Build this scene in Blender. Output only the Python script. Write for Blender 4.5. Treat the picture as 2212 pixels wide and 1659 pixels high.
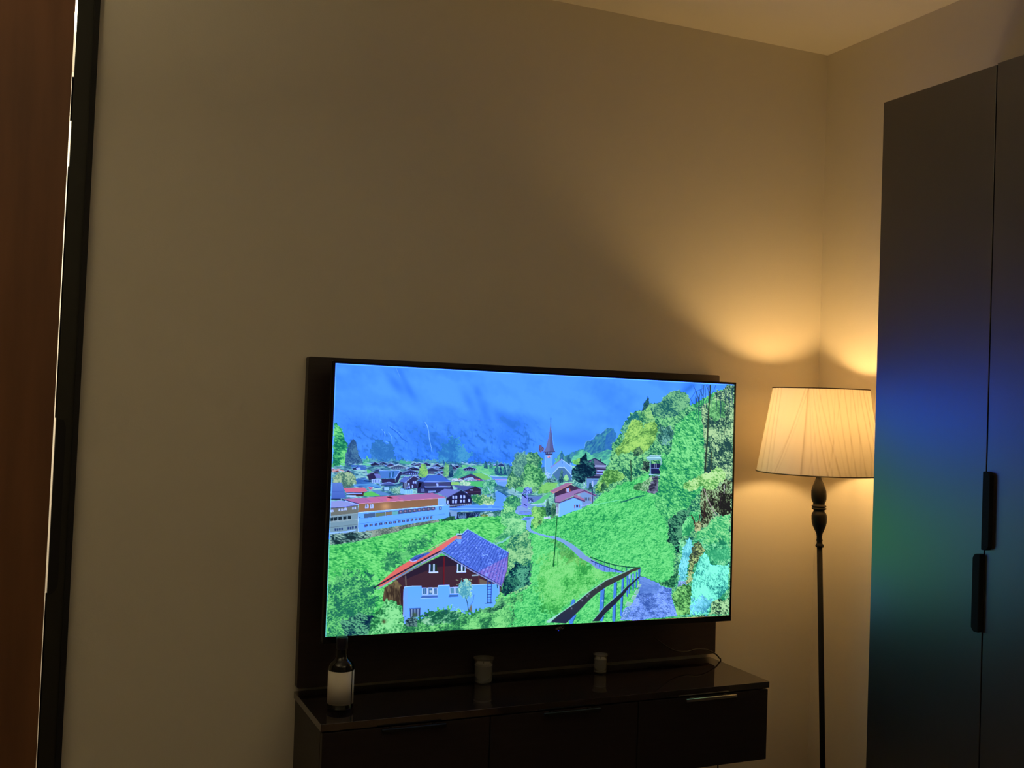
import bpy, bmesh, math
import numpy as np
from mathutils import Matrix, Vector

scene = bpy.context.scene
for o in list(bpy.data.objects):
    bpy.data.objects.remove(o)

# ================================================================ camera, world, exposure
F_PX = 2287.58
YAW, PITCH, ROLL = 0.4155, 0.0133, 0.0319
CAM = Vector((-2.292, -2.7371, 1.4536))
fwd = Vector((math.sin(YAW) * math.cos(PITCH), math.cos(YAW) * math.cos(PITCH), math.sin(PITCH)))
rt = Vector((math.cos(YAW), -math.sin(YAW), 0)); upv = rt.cross(fwd)
r_ = rt * math.cos(ROLL) + upv * math.sin(ROLL); u_ = -rt * math.sin(ROLL) + upv * math.cos(ROLL)
cam_data = bpy.data.cameras.new('camera')
cam_data.sensor_width = 36.0; cam_data.lens = F_PX / 2212 * 36.0; cam_data.clip_start = 0.05
cam = bpy.data.objects.new('camera', cam_data); scene.collection.objects.link(cam)
cam.matrix_world = Matrix(((r_.x, u_.x, -fwd.x, CAM.x), (r_.y, u_.y, -fwd.y, CAM.y), (r_.z, u_.z, -fwd.z, CAM.z), (0, 0, 0, 1)))
scene.camera = cam
world = bpy.data.worlds.new('night'); scene.world = world; world.use_nodes = True
world.node_tree.nodes['Background'].inputs[0].default_value = (0.01, 0.012, 0.02, 1)
world.node_tree.nodes['Background'].inputs[1].default_value = 0.1
scene.view_settings.view_transform = 'Standard'; scene.view_settings.look = 'None'
scene.view_settings.exposure = 0.0; scene.view_settings.gamma = 1.0
scene.view_settings.use_curve_mapping = False
scene.cycles.max_bounces = 12; scene.cycles.diffuse_bounces = 8; scene.cycles.glossy_bounces = 5
scene.cycles.transmission_bounces = 8; scene.cycles.sample_clamp_indirect = 6.0
scene.cycles.caustics_reflective = False; scene.cycles.caustics_refractive = False
BULB_STRENGTH = 126.0
FILL_COLOR, FILL_STRENGTH = (1.0, .79, .42), 158.0          # added fill light, not a source seen in view
BULB_COLOR = (1.0, 0.61, 0.215)

# ================================================================ helpers
def link(o, parent=None):
    scene.collection.objects.link(o)
    if parent: o.parent = parent
    return o

def tag(o, label=None, cat=None, group=None, kind=None):
    for k, v in (('label', label), ('category', cat), ('group', group), ('kind', kind)):
        if v: o[k] = v
    return o

def empty(name, loc, matrix=None):
    o = bpy.data.objects.new(name, None); o.empty_display_size = 0.05
    if matrix is not None: o.matrix_world = matrix
    else: o.location = loc
    return link(o)

def mesh_obj(name, bm, mat, parent=None, smooth=False):
    me = bpy.data.meshes.new(name)
    bmesh.ops.recalc_face_normals(bm, faces=bm.faces)
    bm.to_mesh(me); bm.free()
    if smooth:
        for p in me.polygons: p.use_smooth = True
    me.materials.append(mat)
    return link(bpy.data.objects.new(name, me), parent)

def bevel(bm, w, seg=2, edges=None):
    bmesh.ops.bevel(bm, geom=edges or list(bm.edges), offset=w, segments=seg, affect='EDGES', profile=0.6)

def box(bm, x0, x1, y0, y1, z0, z1, bev=0.0, seg=2):
    t = bmesh.new()
    vs = [t.verts.new(p) for p in ((x0, y0, z0), (x1, y0, z0), (x1, y1, z0), (x0, y1, z0), (x0, y0, z1), (x1, y0, z1), (x1, y1, z1), (x0, y1, z1))]
    for f in ((0, 3, 2, 1), (4, 5, 6, 7), (0, 1, 5, 4), (1, 2, 6, 5), (2, 3, 7, 6), (3, 0, 4, 7)): t.faces.new([vs[i] for i in f])
    if bev: bevel(t, bev, seg)
    me = bpy.data.meshes.new('t'); t.to_mesh(me); t.free(); bm.from_mesh(me); bpy.data.meshes.remove(me)
    return bm

def prism(bm, pts, y0, y1, axis='y'):
    """closed outline pts (a, b) extruded along an axis between y0 and y1"""
    def P(a, b, c): return {'y': (a, c, b), 'x': (c, a, b), 'z': (a, b, c)}[axis]
    A = [bm.verts.new(P(a, b, y0)) for a, b in pts]; B = [bm.verts.new(P(a, b, y1)) for a, b in pts]
    bm.faces.new(A); bm.faces.new(B[::-1]); n = len(pts)
    for i in range(n): bm.faces.new((A[i], A[(i + 1) % n], B[(i + 1) % n], B[i]))
    return bm

def lathe(bm, prof, c=(0, 0, 0), n=48, lean=(0, 0), close=True):
    """prof: (radius, height); lean shifts the axis sideways per metre of height"""
    rings = []
    for r, h in prof:
        cx, cy = c[0] + lean[0] * h, c[1] + lean[1] * h
        if r < 1e-5: rings.append([bm.verts.new((cx, cy, c[2] + h))])
        else: rings.append([bm.verts.new((cx + r * math.cos(2 * math.pi * k / n), cy + r * math.sin(2 * math.pi * k / n), c[2] + h)) for k in range(n)])
    for a, b in zip(rings, rings[1:]):
        for k in range(n):
            k2 = (k + 1) % n
            if len(a) == 1 and len(b) == 1: continue
            if len(a) == 1: bm.faces.new((a[0], b[k2], b[k]))
            elif len(b) == 1: bm.faces.new((a[k], a[k2], b[0]))
            else: bm.faces.new((a[k], a[k2], b[k2], b[k]))
    if close:
        for rg, s in ((rings[0], -1), (rings[-1], 1)):
            if len(rg) > 1: bm.faces.new(rg[::s])
    return bm

def tube(bm, pts, r, n=10, closed=False):
    pts = [Vector(p) for p in pts]; rings = []
    m = len(pts); prev = None
    for i, p in enumerate(pts):
        if closed: d = (pts[(i + 1) % m] - pts[i - 1]).normalized()
        else: d = (pts[min(i + 1, m - 1)] - pts[max(i - 1, 0)]).normalized()
        if prev is None:
            a = d.orthogonal().normalized()
        else:
            a = (prev - d * prev.dot(d)).normalized()
        prev = a; b = d.cross(a)
        rings.append([bm.verts.new(p + (a * math.cos(2 * math.pi * k / n) + b * math.sin(2 * math.pi * k / n)) * r) for k in range(n)])
    for i in range(m if closed else m - 1):
        A, B = rings[i], rings[(i + 1) % m]
        for k in range(n): bm.faces.new((A[k], A[(k + 1) % n], B[(k + 1) % n], B[k]))
    if not closed: bm.faces.new(rings[0][::-1]); bm.faces.new(rings[-1])
    return bm

def curve_pts(ctrl, n=12):
    """Catmull-Rom through the control points"""
    c = [Vector(p) for p in ctrl]; c = [c[0] * 2 - c[1]] + c + [c[-1] * 2 - c[-2]]; out = []
    for i in range(1, len(c) - 2):
        for k in range(n):
            t = k / n
            out.append(0.5 * ((2 * c[i]) + (c[i + 1] - c[i - 1]) * t + (2 * c[i - 1] - 5 * c[i] + 4 * c[i + 1] - c[i + 2]) * t * t + (3 * c[i] - c[i - 1] - 3 * c[i + 1] + c[i + 2]) * t ** 3))
    return out + [c[-2]]

# ---------------------------------------------------------------- materials
def mat(name, color, rough=0.5, metal=0.0, ior=1.45, coat=0.0, coat_rough=0.1, noise=0.0, nscale=20.0, stretch=(1, 1, 1), bump=0.0, bscale=80.0, bstretch=(1, 1, 1), color2=None, rvar=0.0):
    m = bpy.data.materials.new(name); m.use_nodes = True; nt = m.node_tree; b = nt.nodes['Principled BSDF']
    b.inputs['Base Color'].default_value = (*color, 1); b.inputs['Roughness'].default_value = rough
    b.inputs['Metallic'].default_value = metal; b.inputs['IOR'].default_value = ior
    b.inputs['Coat Weight'].default_value = coat; b.inputs['Coat Roughness'].default_value = coat_rough
    tc = nt.nodes.new('ShaderNodeTexCoord')
    def noise_node(scale, st, detail=5):
        mp = nt.nodes.new('ShaderNodeMapping'); mp.inputs['Scale'].default_value = st
        n = nt.nodes.new('ShaderNodeTexNoise'); n.inputs['Scale'].default_value = scale; n.inputs['Detail'].default_value = detail
        nt.links.new(tc.outputs['Object'], mp.inputs[0]); nt.links.new(mp.outputs[0], n.inputs[0]); return n
    if noise or color2:
        n = noise_node(nscale, stretch); cr = nt.nodes.new('ShaderNodeValToRGB')
        c2 = color2 or tuple(c * (1 - noise) for c in color)
        cr.color_ramp.elements[0].position = 0.3; cr.color_ramp.elements[1].position = 0.7
        cr.color_ramp.elements[0].color = (*c2, 1); cr.color_ramp.elements[1].color = (*color, 1)
        nt.links.new(n.outputs[0], cr.inputs[0]); nt.links.new(cr.outputs[0], b.inputs['Base Color'])
    if rvar:
        n = noise_node(3.0, (1, 1, 1), 6); mr = nt.nodes.new('ShaderNodeMapRange')
        mr.inputs[3].default_value = rough - rvar; mr.inputs[4].default_value = rough + rvar
        nt.links.new(n.outputs[0], mr.inputs[0]); nt.links.new(mr.outputs[0], b.inputs['Roughness'])
    if bump:
        n = noise_node(bscale, bstretch, 3); bp = nt.nodes.new('ShaderNodeBump'); bp.inputs['Strength'].default_value = bump; bp.inputs['Distance'].default_value = 0.001
        nt.links.new(n.outputs[0], bp.inputs['Height']); nt.links.new(bp.outputs[0], b.inputs['Normal'])
    return m

def emit(name, color, strength):
    m = bpy.data.materials.new(name); m.use_nodes = True; nt = m.node_tree; nt.nodes.clear()
    e = nt.nodes.new('ShaderNodeEmission'); e.inputs[0].default_value = (*color, 1); e.inputs[1].default_value = strength
    o = nt.nodes.new('ShaderNodeOutputMaterial'); nt.links.new(e.outputs[0], o.inputs[0]); return m

M = {}
M['wall'] = mat('wall_paint', (0.78, 0.74, 0.66), 0.75, bump=0.25, bscale=220, noise=0.02, nscale=2)
M['wall_taupe'] = mat('taupe_wall_paint', (0.34, 0.30, 0.25), 0.8, bump=0.25, bscale=220)
M['ceiling'] = mat('ceiling_paint', (0.88, 0.86, 0.82), 0.8, bump=0.15, bscale=200)
M['floor'] = mat('dark_oak_floor', (0.16, 0.10, 0.06), 0.45, color2=(0.10, 0.06, 0.035), nscale=4, stretch=(1, 12, 1))
M['skirting'] = mat('skirting_paint', (0.5, 0.47, 0.42), 0.5)
M['laminate'] = mat('dark_wenge_laminate', (0.030, 0.021, 0.024), 0.42, ior=1.5, color2=(0.020, 0.014, 0.017), nscale=9, stretch=(1, 1, 14), bump=0.1, bscale=60, bstretch=(1, 1, 10))
M['wardrobe'] = mat('dark_satin_wardrobe_veneer', (0.012, 0.008, 0.008), 0.36, ior=2.75, color2=(0.009, 0.006, 0.006), nscale=8, stretch=(8, 8, 0.6), rvar=0.03)
M['front'] = mat('dark_cabinet_front', (0.022, 0.016, 0.020), 0.45, ior=1.45, color2=(0.016, 0.012, 0.016), nscale=8, stretch=(1, 1, 10))
M['gloss'] = mat('polished_dark_worktop', (0.012, 0.008, 0.009), 0.035, ior=3.0)
M['black_plastic'] = mat('black_plastic', (0.012, 0.012, 0.014), 0.35)
M['black_gloss'] = mat('black_gloss_bezel', (0.006, 0.006, 0.008), 0.2)
M['black_metal'] = mat('black_powder_coat', (0.004, 0.004, 0.005), 0.7, ior=1.35)
M['frame'] = mat('black_door_frame', (0.020, 0.020, 0.016), 0.55, noise=0.1, nscale=30)
M['frame_edge'] = mat('black_rubber_edge', (0.006, 0.006, 0.008), 0.7)
M['door'] = mat('brown_door_veneer', (0.25, 0.11, 0.055), 0.45, color2=(0.17, 0.075, 0.042), nscale=2.2, stretch=(7, 1, 0.7))
M['steel'] = mat('brushed_steel', (0.75, 0.72, 0.68), 0.28, metal=1.0)
M['nickel'] = mat('pale_metal_collar', (0.8, 0.78, 0.72), 0.3, metal=1.0)
M['cable'] = mat('black_cable', (0.012, 0.012, 0.012), 0.5)
M['logo'] = mat('grey_lettering', (0.22, 0.23, 0.25), 0.4)
M['bottle'] = mat('dark_bottle_glass', (0.004, 0.005, 0.006), 0.05, ior=1.52)
M['foil'] = mat('dark_bottle_cap', (0.008, 0.010, 0.03), 0.3)
M['paper'] = mat('cream_label_paper', (0.78, 0.75, 0.70), 0.7, noise=0.04, nscale=40)
M['wax'] = mat('cream_wax', (0.85, 0.80, 0.68), 0.5)
M['turned'] = mat('black_turned_wood', (0.005, 0.0045, 0.004), 0.5, ior=1.3, noise=0.2, nscale=30)
gl = bpy.data.materials.new('clear_jar_glass'); gl.use_nodes = True; nt = gl.node_tree
g = nt.nodes['Principled BSDF']; g.inputs['Transmission Weight'].default_value = 0.8; g.inputs['Roughness'].default_value = 0.08; g.inputs['IOR'].default_value = 1.45; g.inputs['Base Color'].default_value = (0.93, 0.94, 0.93, 1)
M['glass'] = gl

# ================================================================ the room
H = 2.6
XL, YB = -3.7, -4.3          # the room runs from x = XL to 0 and from y = YB to 0
def struct(name, bm, m, parent=None):
    o = mesh_obj(name, bm, m, parent)
    if parent is None: o['kind'] = 'structure'
    return o
DX0, DTOP = -3.14, 2.5       # door opening in the television wall
def jamb_x(z): return -2.2007 + (z - 2.3812) * 0.01336          # right edge of the slightly leaning door frame
bm = bmesh.new()
box(bm, XL - .12, DX0, 0, .12, 0, H)
box(bm, DX0, -2.20, 0, .12, DTOP, H)
prism(bm, [(jamb_x(0) - .012, 0), (0, 0), (0, H), (-2.206, H), (-2.206, DTOP), (jamb_x(DTOP) - .012, DTOP)], 0, .12)
struct('wall_back', bm, M['wall'])
struct('wall_right', box(bmesh.new(), 0, .12, YB, .12, 0, H), M['wall'])
struct('wall_left', box(bmesh.new(), XL - .12, XL, YB, .0, 0, H), M['wall_taupe'])
struct('wall_front', box(bmesh.new(), XL - .12, .12, YB - .12, YB, 0, H), M['wall_taupe'])
struct('ceiling', box(bmesh.new(), XL - .12, .12, YB - .12, 1.6, H, H + .1), M['ceiling'])
struct('floor', box(bmesh.new(), XL - .12, .12, YB - .12, 1.6, -.1, 0), M['floor'])
bm = bmesh.new(); box(bm, jamb_x(0) + .0, 0, -.014, 0, 0, .08, .002); struct('baseboard_back', bm, M['skirting'])
bm = bmesh.new(); box(bm, -.014, 0, -.60, -.014, 0, .08, .002); struct('baseboard_right', bm, M['skirting'])
# lit passage behind the door
bm = bmesh.new(); box(bm, XL - .12, -1.6, 1.48, 1.6, 0, H); box(bm, XL - .24, XL - .12, .12, 1.6, 0, H); box(bm, -1.6, -1.48, .12, 1.6, 0, H)
struct('wall_passage', bm, M['ceiling'])
o = mesh_obj('passage_light', lathe(bmesh.new(), [(0, 0), (.14, 0), (.14, .03), (0, .03)], (-2.4, .8, H - .03)), emit('passage_glow', (1.0, .88, .62), 90.0))
tag(o, 'round passage light seen only as the glow in the door gap', 'ceiling light')

# fill lights added out of view to brighten the room by way of the ceiling
def fill_uplight(x, y, label, k):
    c = empty('fill_uplight', (x, y, 0)); tag(c, label, 'lamp', 'added fill lights out of view')
    mesh_obj('base', lathe(bmesh.new(), [(0, 0), (.14, 0), (.14, .02), (.02, .03), (0, .03)]), M['black_metal'], c, True)
    mesh_obj('pole', lathe(bmesh.new(), [(0, .03), (.012, .03), (.012, 1.72), (0, 1.72)], n=24), M['black_metal'], c, True)
    mesh_obj('bowl', lathe(bmesh.new(), [(0, 1.715), (.05, 1.72), (.12, 1.76), (.16, 1.82), (.156, 1.82), (.117, 1.765), (.048, 1.726), (0, 1.721)], close=False), M['black_metal'], c, True)
    mesh_obj('fill_disc', lathe(bmesh.new(), [(0, 1.762), (.085, 1.762), (.085, 1.766), (0, 1.766)]), emit('fill_glow', FILL_COLOR, FILL_STRENGTH * k), c, True)
fill_uplight(-2.9, -1.45, 'added fill light out of view by the left wall, its black bowl open to the ceiling', 1.0)
fill_uplight(-.85, -3.1, 'added fill light out of view at the back of the room beyond the wardrobe', 1.1)

# ---- door at the left edge
droot = empty('door_1', (-2.7, 0, 0)); droot['kind'] = 'structure'
def part(name, bm, m, root, smooth=False):
    """a mesh given in room coordinates becomes a child of root"""
    inv = root.matrix_world.inverted() if root.type != 'EMPTY' else root.matrix_basis.inverted()
    bmesh.ops.transform(bm, matrix=inv, verts=bm.verts)
    return mesh_obj(name, bm, m, root, smooth)
def sub(name, bm, m, partobj, root, smooth=False):
    """a sub-part of a part whose own transform is the identity"""
    bmesh.ops.transform(bm, matrix=root.matrix_basis.inverted(), verts=bm.verts)
    return mesh_obj(name, bm, m, partobj, smooth)
def slant(a, b, z0, z1):
    return [(jamb_x(z0) + a, z0), (jamb_x(z0) + b, z0), (jamb_x(z1) + b, z1), (jamb_x(z1) + a, z1)]
bm = prism(bmesh.new(), slant(-.0494, -.012, 0, DTOP), -.010, .12)
box(bm, DX0, -2.26, -.010, .12, DTOP - .05, DTOP); box(bm, DX0, DX0 + .05, -.010, .12, 0, DTOP - .05)
fr = part('door_frame', bm, M['frame'], droot)
sub('frame_edge_strip', prism(bmesh.new(), slant(-.0125, 0, 0, DTOP), -.022, 0), M['frame_edge'], fr, droot)
# dark pull plate on the frame, its lower corner rounded
pts = [(jamb_x(1.37) - .0494, 1.37), (jamb_x(.955) - .0494, .955)]
for k in range(7):
    a = math.pi / 2 * k / 6; pts.append((jamb_x(.97) - .0494 + .022 * math.sin(a), .955 + .028 * (1 - math.cos(a))))
pts += [(jamb_x(1.35) - .0274, 1.35), (jamb_x(1.365) - .033, 1.368)]
sub('strike_plate', prism(bmesh.new(), pts, -.0125, -.009), M['frame_edge'], fr, droot)
bm = bmesh.new()                                                     # seal that closes most of the gap
for z0, z1, w in ((0, .955, .0034), (1.372, 1.975, .0031), (2.085, 2.19, .0042)):
    prism(bm, slant(-.0494 - w, -.0494, z0, z1), .012, .018)
sub('door_seal', bm, M['frame_edge'], fr, droot)
leaf = part('door_leaf', prism(bmesh.new(), [(DX0 + .052, .004), (jamb_x(0) - .0546, .004), (jamb_x(DTOP - .054) - .0546, DTOP - .054), (DX0 + .052, DTOP - .054)], .0, .040), M['door'], droot)
bm = bmesh.new(); box(bm, DX0 + .10, DX0 + .14, -.05, -.035, .95, 1.20, .004); box(bm, DX0 + .11, DX0 + .13, -.037, 0, .97, .99); box(bm, DX0 + .11, DX0 + .13, -.037, 0, 1.16, 1.18)
sub('door_handle', bm, M['steel'], leaf, droot)

# ================================================================ built-in wardrobe on the right wall
WX, WY0, WTOP, DW = -.32, -.6059, 2.2562, .358
root = empty('wardrobe', (0, -1.2, 0))
tag(root, 'tall dark built-in wardrobe with black pull handles along the right wall', 'wardrobe')
ND = 6
part('carcass', box(bmesh.new(), WX + .020, -.001, WY0 - ND * DW, WY0, 0, WTOP - .003), M['wardrobe'], root)
for i in range(ND):
    y1 = WY0 - i * DW; y0 = y1 - DW
    g0 = .0015
    d = part('door', box(bmesh.new(), WX, WX + .0195, y0 + g0, y1 - (0 if i == 0 else g0), .06, WTOP - (.003 if i % 2 == 0 else 0), .0008, 1), M['wardrobe'], root)
    # pull handle: a black rounded bar by the seam, one set above the other
    first = i % 2 == 0
    z0, z1 = (.954, 1.132) if first else (1.143, 1.321)
    ya, yb = (y0 + .001, y0 + .021) if first else (y1 - .021, y1 - .001)
    rr = .010; pts = []
    out = yb if first else ya; inn = ya if first else yb; s = 1 if first else -1
    pts.append((inn, z0)); 
    for k in range(6):
        a = math.pi / 2 * k / 5; pts.append((out - s * rr + s * rr * math.sin(a), z0 + rr - rr * math.cos(a)))
    for k in range(6):
        a = math.pi / 2 * k / 5; pts.append((out - s * rr + s * rr * math.cos(a), z1 - rr + rr * math.sin(a)))
    pts.append((inn, z1))
    bm = prism(bmesh.new(), pts, WX - .013, WX + .001, 'x'); bevel(bm, .0012, 1)
    sub('handle', bm, M['black_metal'], d, root)
part('plinth', box(bmesh.new(), WX + .03, WX + .04, WY0 - ND * DW, WY0, 0, .058), M['black_metal'], root)

# ================================================================ dark wall panel behind the television
def rounded_quad(p, r=.006, n=4):
    out = []
    for i in range(4):
        c = Vector(p[i]); a = (Vector(p[i - 1]) - c).normalized(); b = (Vector(p[(i + 1) % 4]) - c).normalized()
        for k in range(n + 1):
            t = k / n; out.append(tuple(c + a * r * (1 - t) ** 2 + b * r * t ** 2))
    return out
bm = prism(bmesh.new(), rounded_quad([(-1.6729, .6907), (-.391, .6945), (-.4047, 1.5435), (-1.672, 1.5441)]), -.030, -.0005)
o = mesh_obj('wall_panel', bm, M['laminate']); tag(o, 'flat dark wood panel on the wall behind the television', 'wall panel')

# ================================================================ floating television cabinet
KX0, KX1, KT, KD, KB = -1.674, -.390, .6767, .2944, .4586
root = empty('media_cabinet', (-1.03, -.15, KB)); tag(root, 'long floating dark cabinet with a glossy top and drop fronts under the television', 'cabinet')
part('top_board', box(bmesh.new(), KX0, KX1, -KD, -.001, KT - .0175, KT, .0004, 1), M['gloss'], root)
part('body', box(bmesh.new(), KX0 + .004, KX1 - .004, -KD + .022, -.001, KB, KT - .018), M['front'], root)
fx = [KX0 + .003, -1.2438, -.8160, KX1 - .003]
for i in range(3):
    f = part('cabinet_front', box(bmesh.new(), fx[i] + .0012, fx[i + 1] - .0012, -KD + .001, -KD + .021, KB, KT - .0215, .0012, 2), M['front'], root)
    c = (fx[i] + fx[i + 1]) / 2 + .008; zc = .6522
    bm = box(bmesh.new(), c - .0815, c + .0815, -KD - .0215, -KD - .0135, zc - .004, zc + .004, .0015, 2)
    for sx in (-.055, .055): lathe_b = box(bm, c + sx - .004, c + sx + .004, -KD - .014, -KD + .002, zc - .003, zc + .003)
    sub('handle', bm, M['steel'] if i == 2 else M['black_metal'], f, root)  # handles are alike; right one's lamplight and the others' shade put into the materials
# ---------------------------------------------------------------- the television picture, drawn in code
import numpy as np
CX0, CY0, CX1, CY1, CS = 690, 775, 1600, 1392, 2.0
CW, CH = int((CX1 - CX0) * CS), int((CY1 - CY0) * CS)
CAN = np.zeros((CH, CW, 3), np.float32)

def vnoise(X, Y, cw, ch=None, ang=0.0, seed=0):
    ch = ch or cw
    c, s = np.cos(ang), np.sin(ang)
    u = (X * c + Y * s) / cw; v = (-X * s + Y * c) / ch
    iu = np.floor(u).astype(np.int64); iv = np.floor(v).astype(np.int64)
    fu = u - iu; fv = v - iv
    fu = fu * fu * (3 - 2 * fu); fv = fv * fv * (3 - 2 * fv)
    def h(a, b):
        n = (a * 374761393 + b * 668265263 + seed * 974634777) & 0xffffffff
        n = ((n ^ (n >> 13)) * 1274126177) & 0xffffffff
        return ((n ^ (n >> 16)) & 0xffff).astype(np.float32) / 65535.0
    a = h(iu, iv); b = h(iu + 1, iv); d = h(iu, iv + 1); e = h(iu + 1, iv + 1)
    return (a * (1 - fu) + b * fu) * (1 - fv) + (d * (1 - fu) + e * fu) * fv

def region(x0, y0, x1, y1):
    a = max(0, int((x0 - CX0) * CS)); b = max(0, int((y0 - CY0) * CS))
    c = min(CW, int((x1 - CX0) * CS) + 2); d = min(CH, int((y1 - CY0) * CS) + 2)
    if c <= a or d <= b: return None
    X, Y = np.meshgrid((np.arange(a, c) + .5) / CS + CX0, (np.arange(b, d) + .5) / CS + CY0)
    return a, b, c, d, X, Y

def inside(poly, X, Y):
    m = np.zeros(X.shape, bool); n = len(poly)
    for i in range(n):
        x1, y1 = poly[i]; x2, y2 = poly[(i + 1) % n]
        if y1 == y2: continue
        k = (Y > y1) != (Y > y2)
        m ^= k & (X < (x2 - x1) * (Y - y1) / (y2 - y1) + x1)
    return m

def put(r, m, col):
    a, b, c, d = r[:4]
    reg = CAN[b:d, a:c]; m = m.astype(np.float32)[..., None]
    reg[:] = reg * (1 - m) + np.asarray(col, np.float32) * m

def bbox(poly, pad=0):
    xs = [p[0] for p in poly]; ys = [p[1] for p in poly]
    return min(xs) - pad, min(ys) - pad, max(xs) + pad, max(ys) + pad

def fill(poly, col, alpha=1.0, col2=None, horiz=False):
    r = region(*bbox(poly, 1))
    if r is None: return
    X, Y = r[4], r[5]
    m = sum(inside(poly, X + dx, Y + dy).astype(np.float32) for dx, dy in ((-.12, -.12), (.12, .12), (-.12, .12), (.12, -.12))) / 4
    if col2 is not None:
        x0, y0, x1, y1 = bbox(poly)
        t = ((X - x0) / (x1 - x0 + 1e-6) if horiz else (Y - y0) / (y1 - y0 + 1e-6)).clip(0, 1)[..., None]
        col = np.array(col, np.float32) * (1 - t) + np.array(col2, np.float32) * t
    put(r, m * alpha, col)

def line(pts, w, col, alpha=1.0, w2=None):
    w2 = w if w2 is None else w2
    n = len(pts) - 1
    for i in range(n):
        (x1, y1), (x2, y2) = pts[i], pts[i + 1]
        wa = w + (w2 - w) * i / n; wb = w + (w2 - w) * (i + 1) / n
        r = region(min(x1, x2) - wa - 2, min(y1, y2) - wa - 2, max(x1, x2) + wa + 2, max(y1, y2) + wa + 2)
        if r is None: continue
        X, Y = r[4], r[5]
        L = (x2 - x1) ** 2 + (y2 - y1) ** 2 + 1e-9
        t = (((X - x1) * (x2 - x1) + (Y - y1) * (y2 - y1)) / L).clip(0, 1)
        D = np.hypot(X - x1 - t * (x2 - x1), Y - y1 - t * (y2 - y1))
        ww = wa + (wb - wa) * t
        put(r, ((ww / 2 + .35 - D) / .7).clip(0, 1) * alpha, col)

def soft(cx, cy, rx, ry, col, alpha=1.0, ang=0.0, p=1.0):
    R = max(rx, ry) * 2.2
    r = region(cx - R, cy - R, cx + R, cy + R)
    if r is None: return
    c, s = np.cos(ang), np.sin(ang); X, Y = r[4] - cx, r[5] - cy
    q = ((X * c + Y * s) / rx) ** 2 + ((-X * s + Y * c) / ry) ** 2
    put(r, np.exp(-q * p) * alpha, col)

def leafy(poly, dark, mid, light, size=3.0, ang=0.0, aspect=1.0, rag=2.5, contrast=1.6, big=25, seed=1, alpha=1.0, bias=0.0):
    r = region(*bbox(poly, rag + 2))
    if r is None: return
    X, Y = r[4], r[5]
    WX = X + (vnoise(X, Y, 3.2, seed=seed + 50) - .5) * 2 * rag + (vnoise(X, Y, 9, seed=seed + 51) - .5) * 2 * rag
    WY = Y + (vnoise(X, Y, 3.2, seed=seed + 52) - .5) * 2 * rag + (vnoise(X, Y, 9, seed=seed + 53) - .5) * 2 * rag
    m = inside(poly, WX, WY)
    n = .33 * vnoise(X, Y, size * .85 * aspect, size * .8, ang, seed) + .47 * vnoise(X, Y, size * .5 * aspect, size * .42, ang, seed + 1)
    n = n + .2 * vnoise(X, Y, size * 2.6 * aspect, size * 2.3, ang, seed + 2) - .5
    if big < 34: n = n + .3 * (vnoise(X, Y, size * 4.2, size * 3.6, 0, seed + 4) - .5)
    n = n * contrast * 1.6 + (vnoise(X, Y, big, seed=seed + 3) - .5) * (.35 if big >= 34 else 1.15) + (.57 if big >= 34 else .53) + bias
    n = n.clip(0, 1)[..., None]
    D, M, L = (np.array(q, np.float32) for q in (dark, mid, light))
    col = np.where(n < .5, D + (M - D) * n * 2, M + (L - M) * (n - .5) * 2)
    put(r, m.astype(np.float32) * alpha, col)

def Z(ox, oy, s, *p):
    return [(ox + p[i] / s, oy + p[i + 1] / s) for i in range(0, len(p), 2)]
S8 = 2212 / 260.0; S4 = 2212 / 480.0
def A(*p): return Z(700, 900, S8, *p)
def B(*p): return Z(900, 980, S8, *p)
def C_(*p): return Z(1130, 890, S8, *p)
def D_(*p): return Z(1340, 820, S8, *p)
def E_(*p): return Z(700, 1060, S8, *p)
def F_(*p): return Z(700, 1180, S8, *p)
def G_(*p): return Z(1080, 1040, S8, *p)
def H_(*p): return Z(1340, 1000, S8, *p)
def K_(*p): return Z(860, 1200, S8, *p)
def R_(*p): return Z(1180, 1200, 2212 / 240.0, *p)
def Q_(*p): return Z(1420, 1180, 1757 / 180.0, *p)
def T_(*p): return Z(660, 1080, S4, *p)

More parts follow.
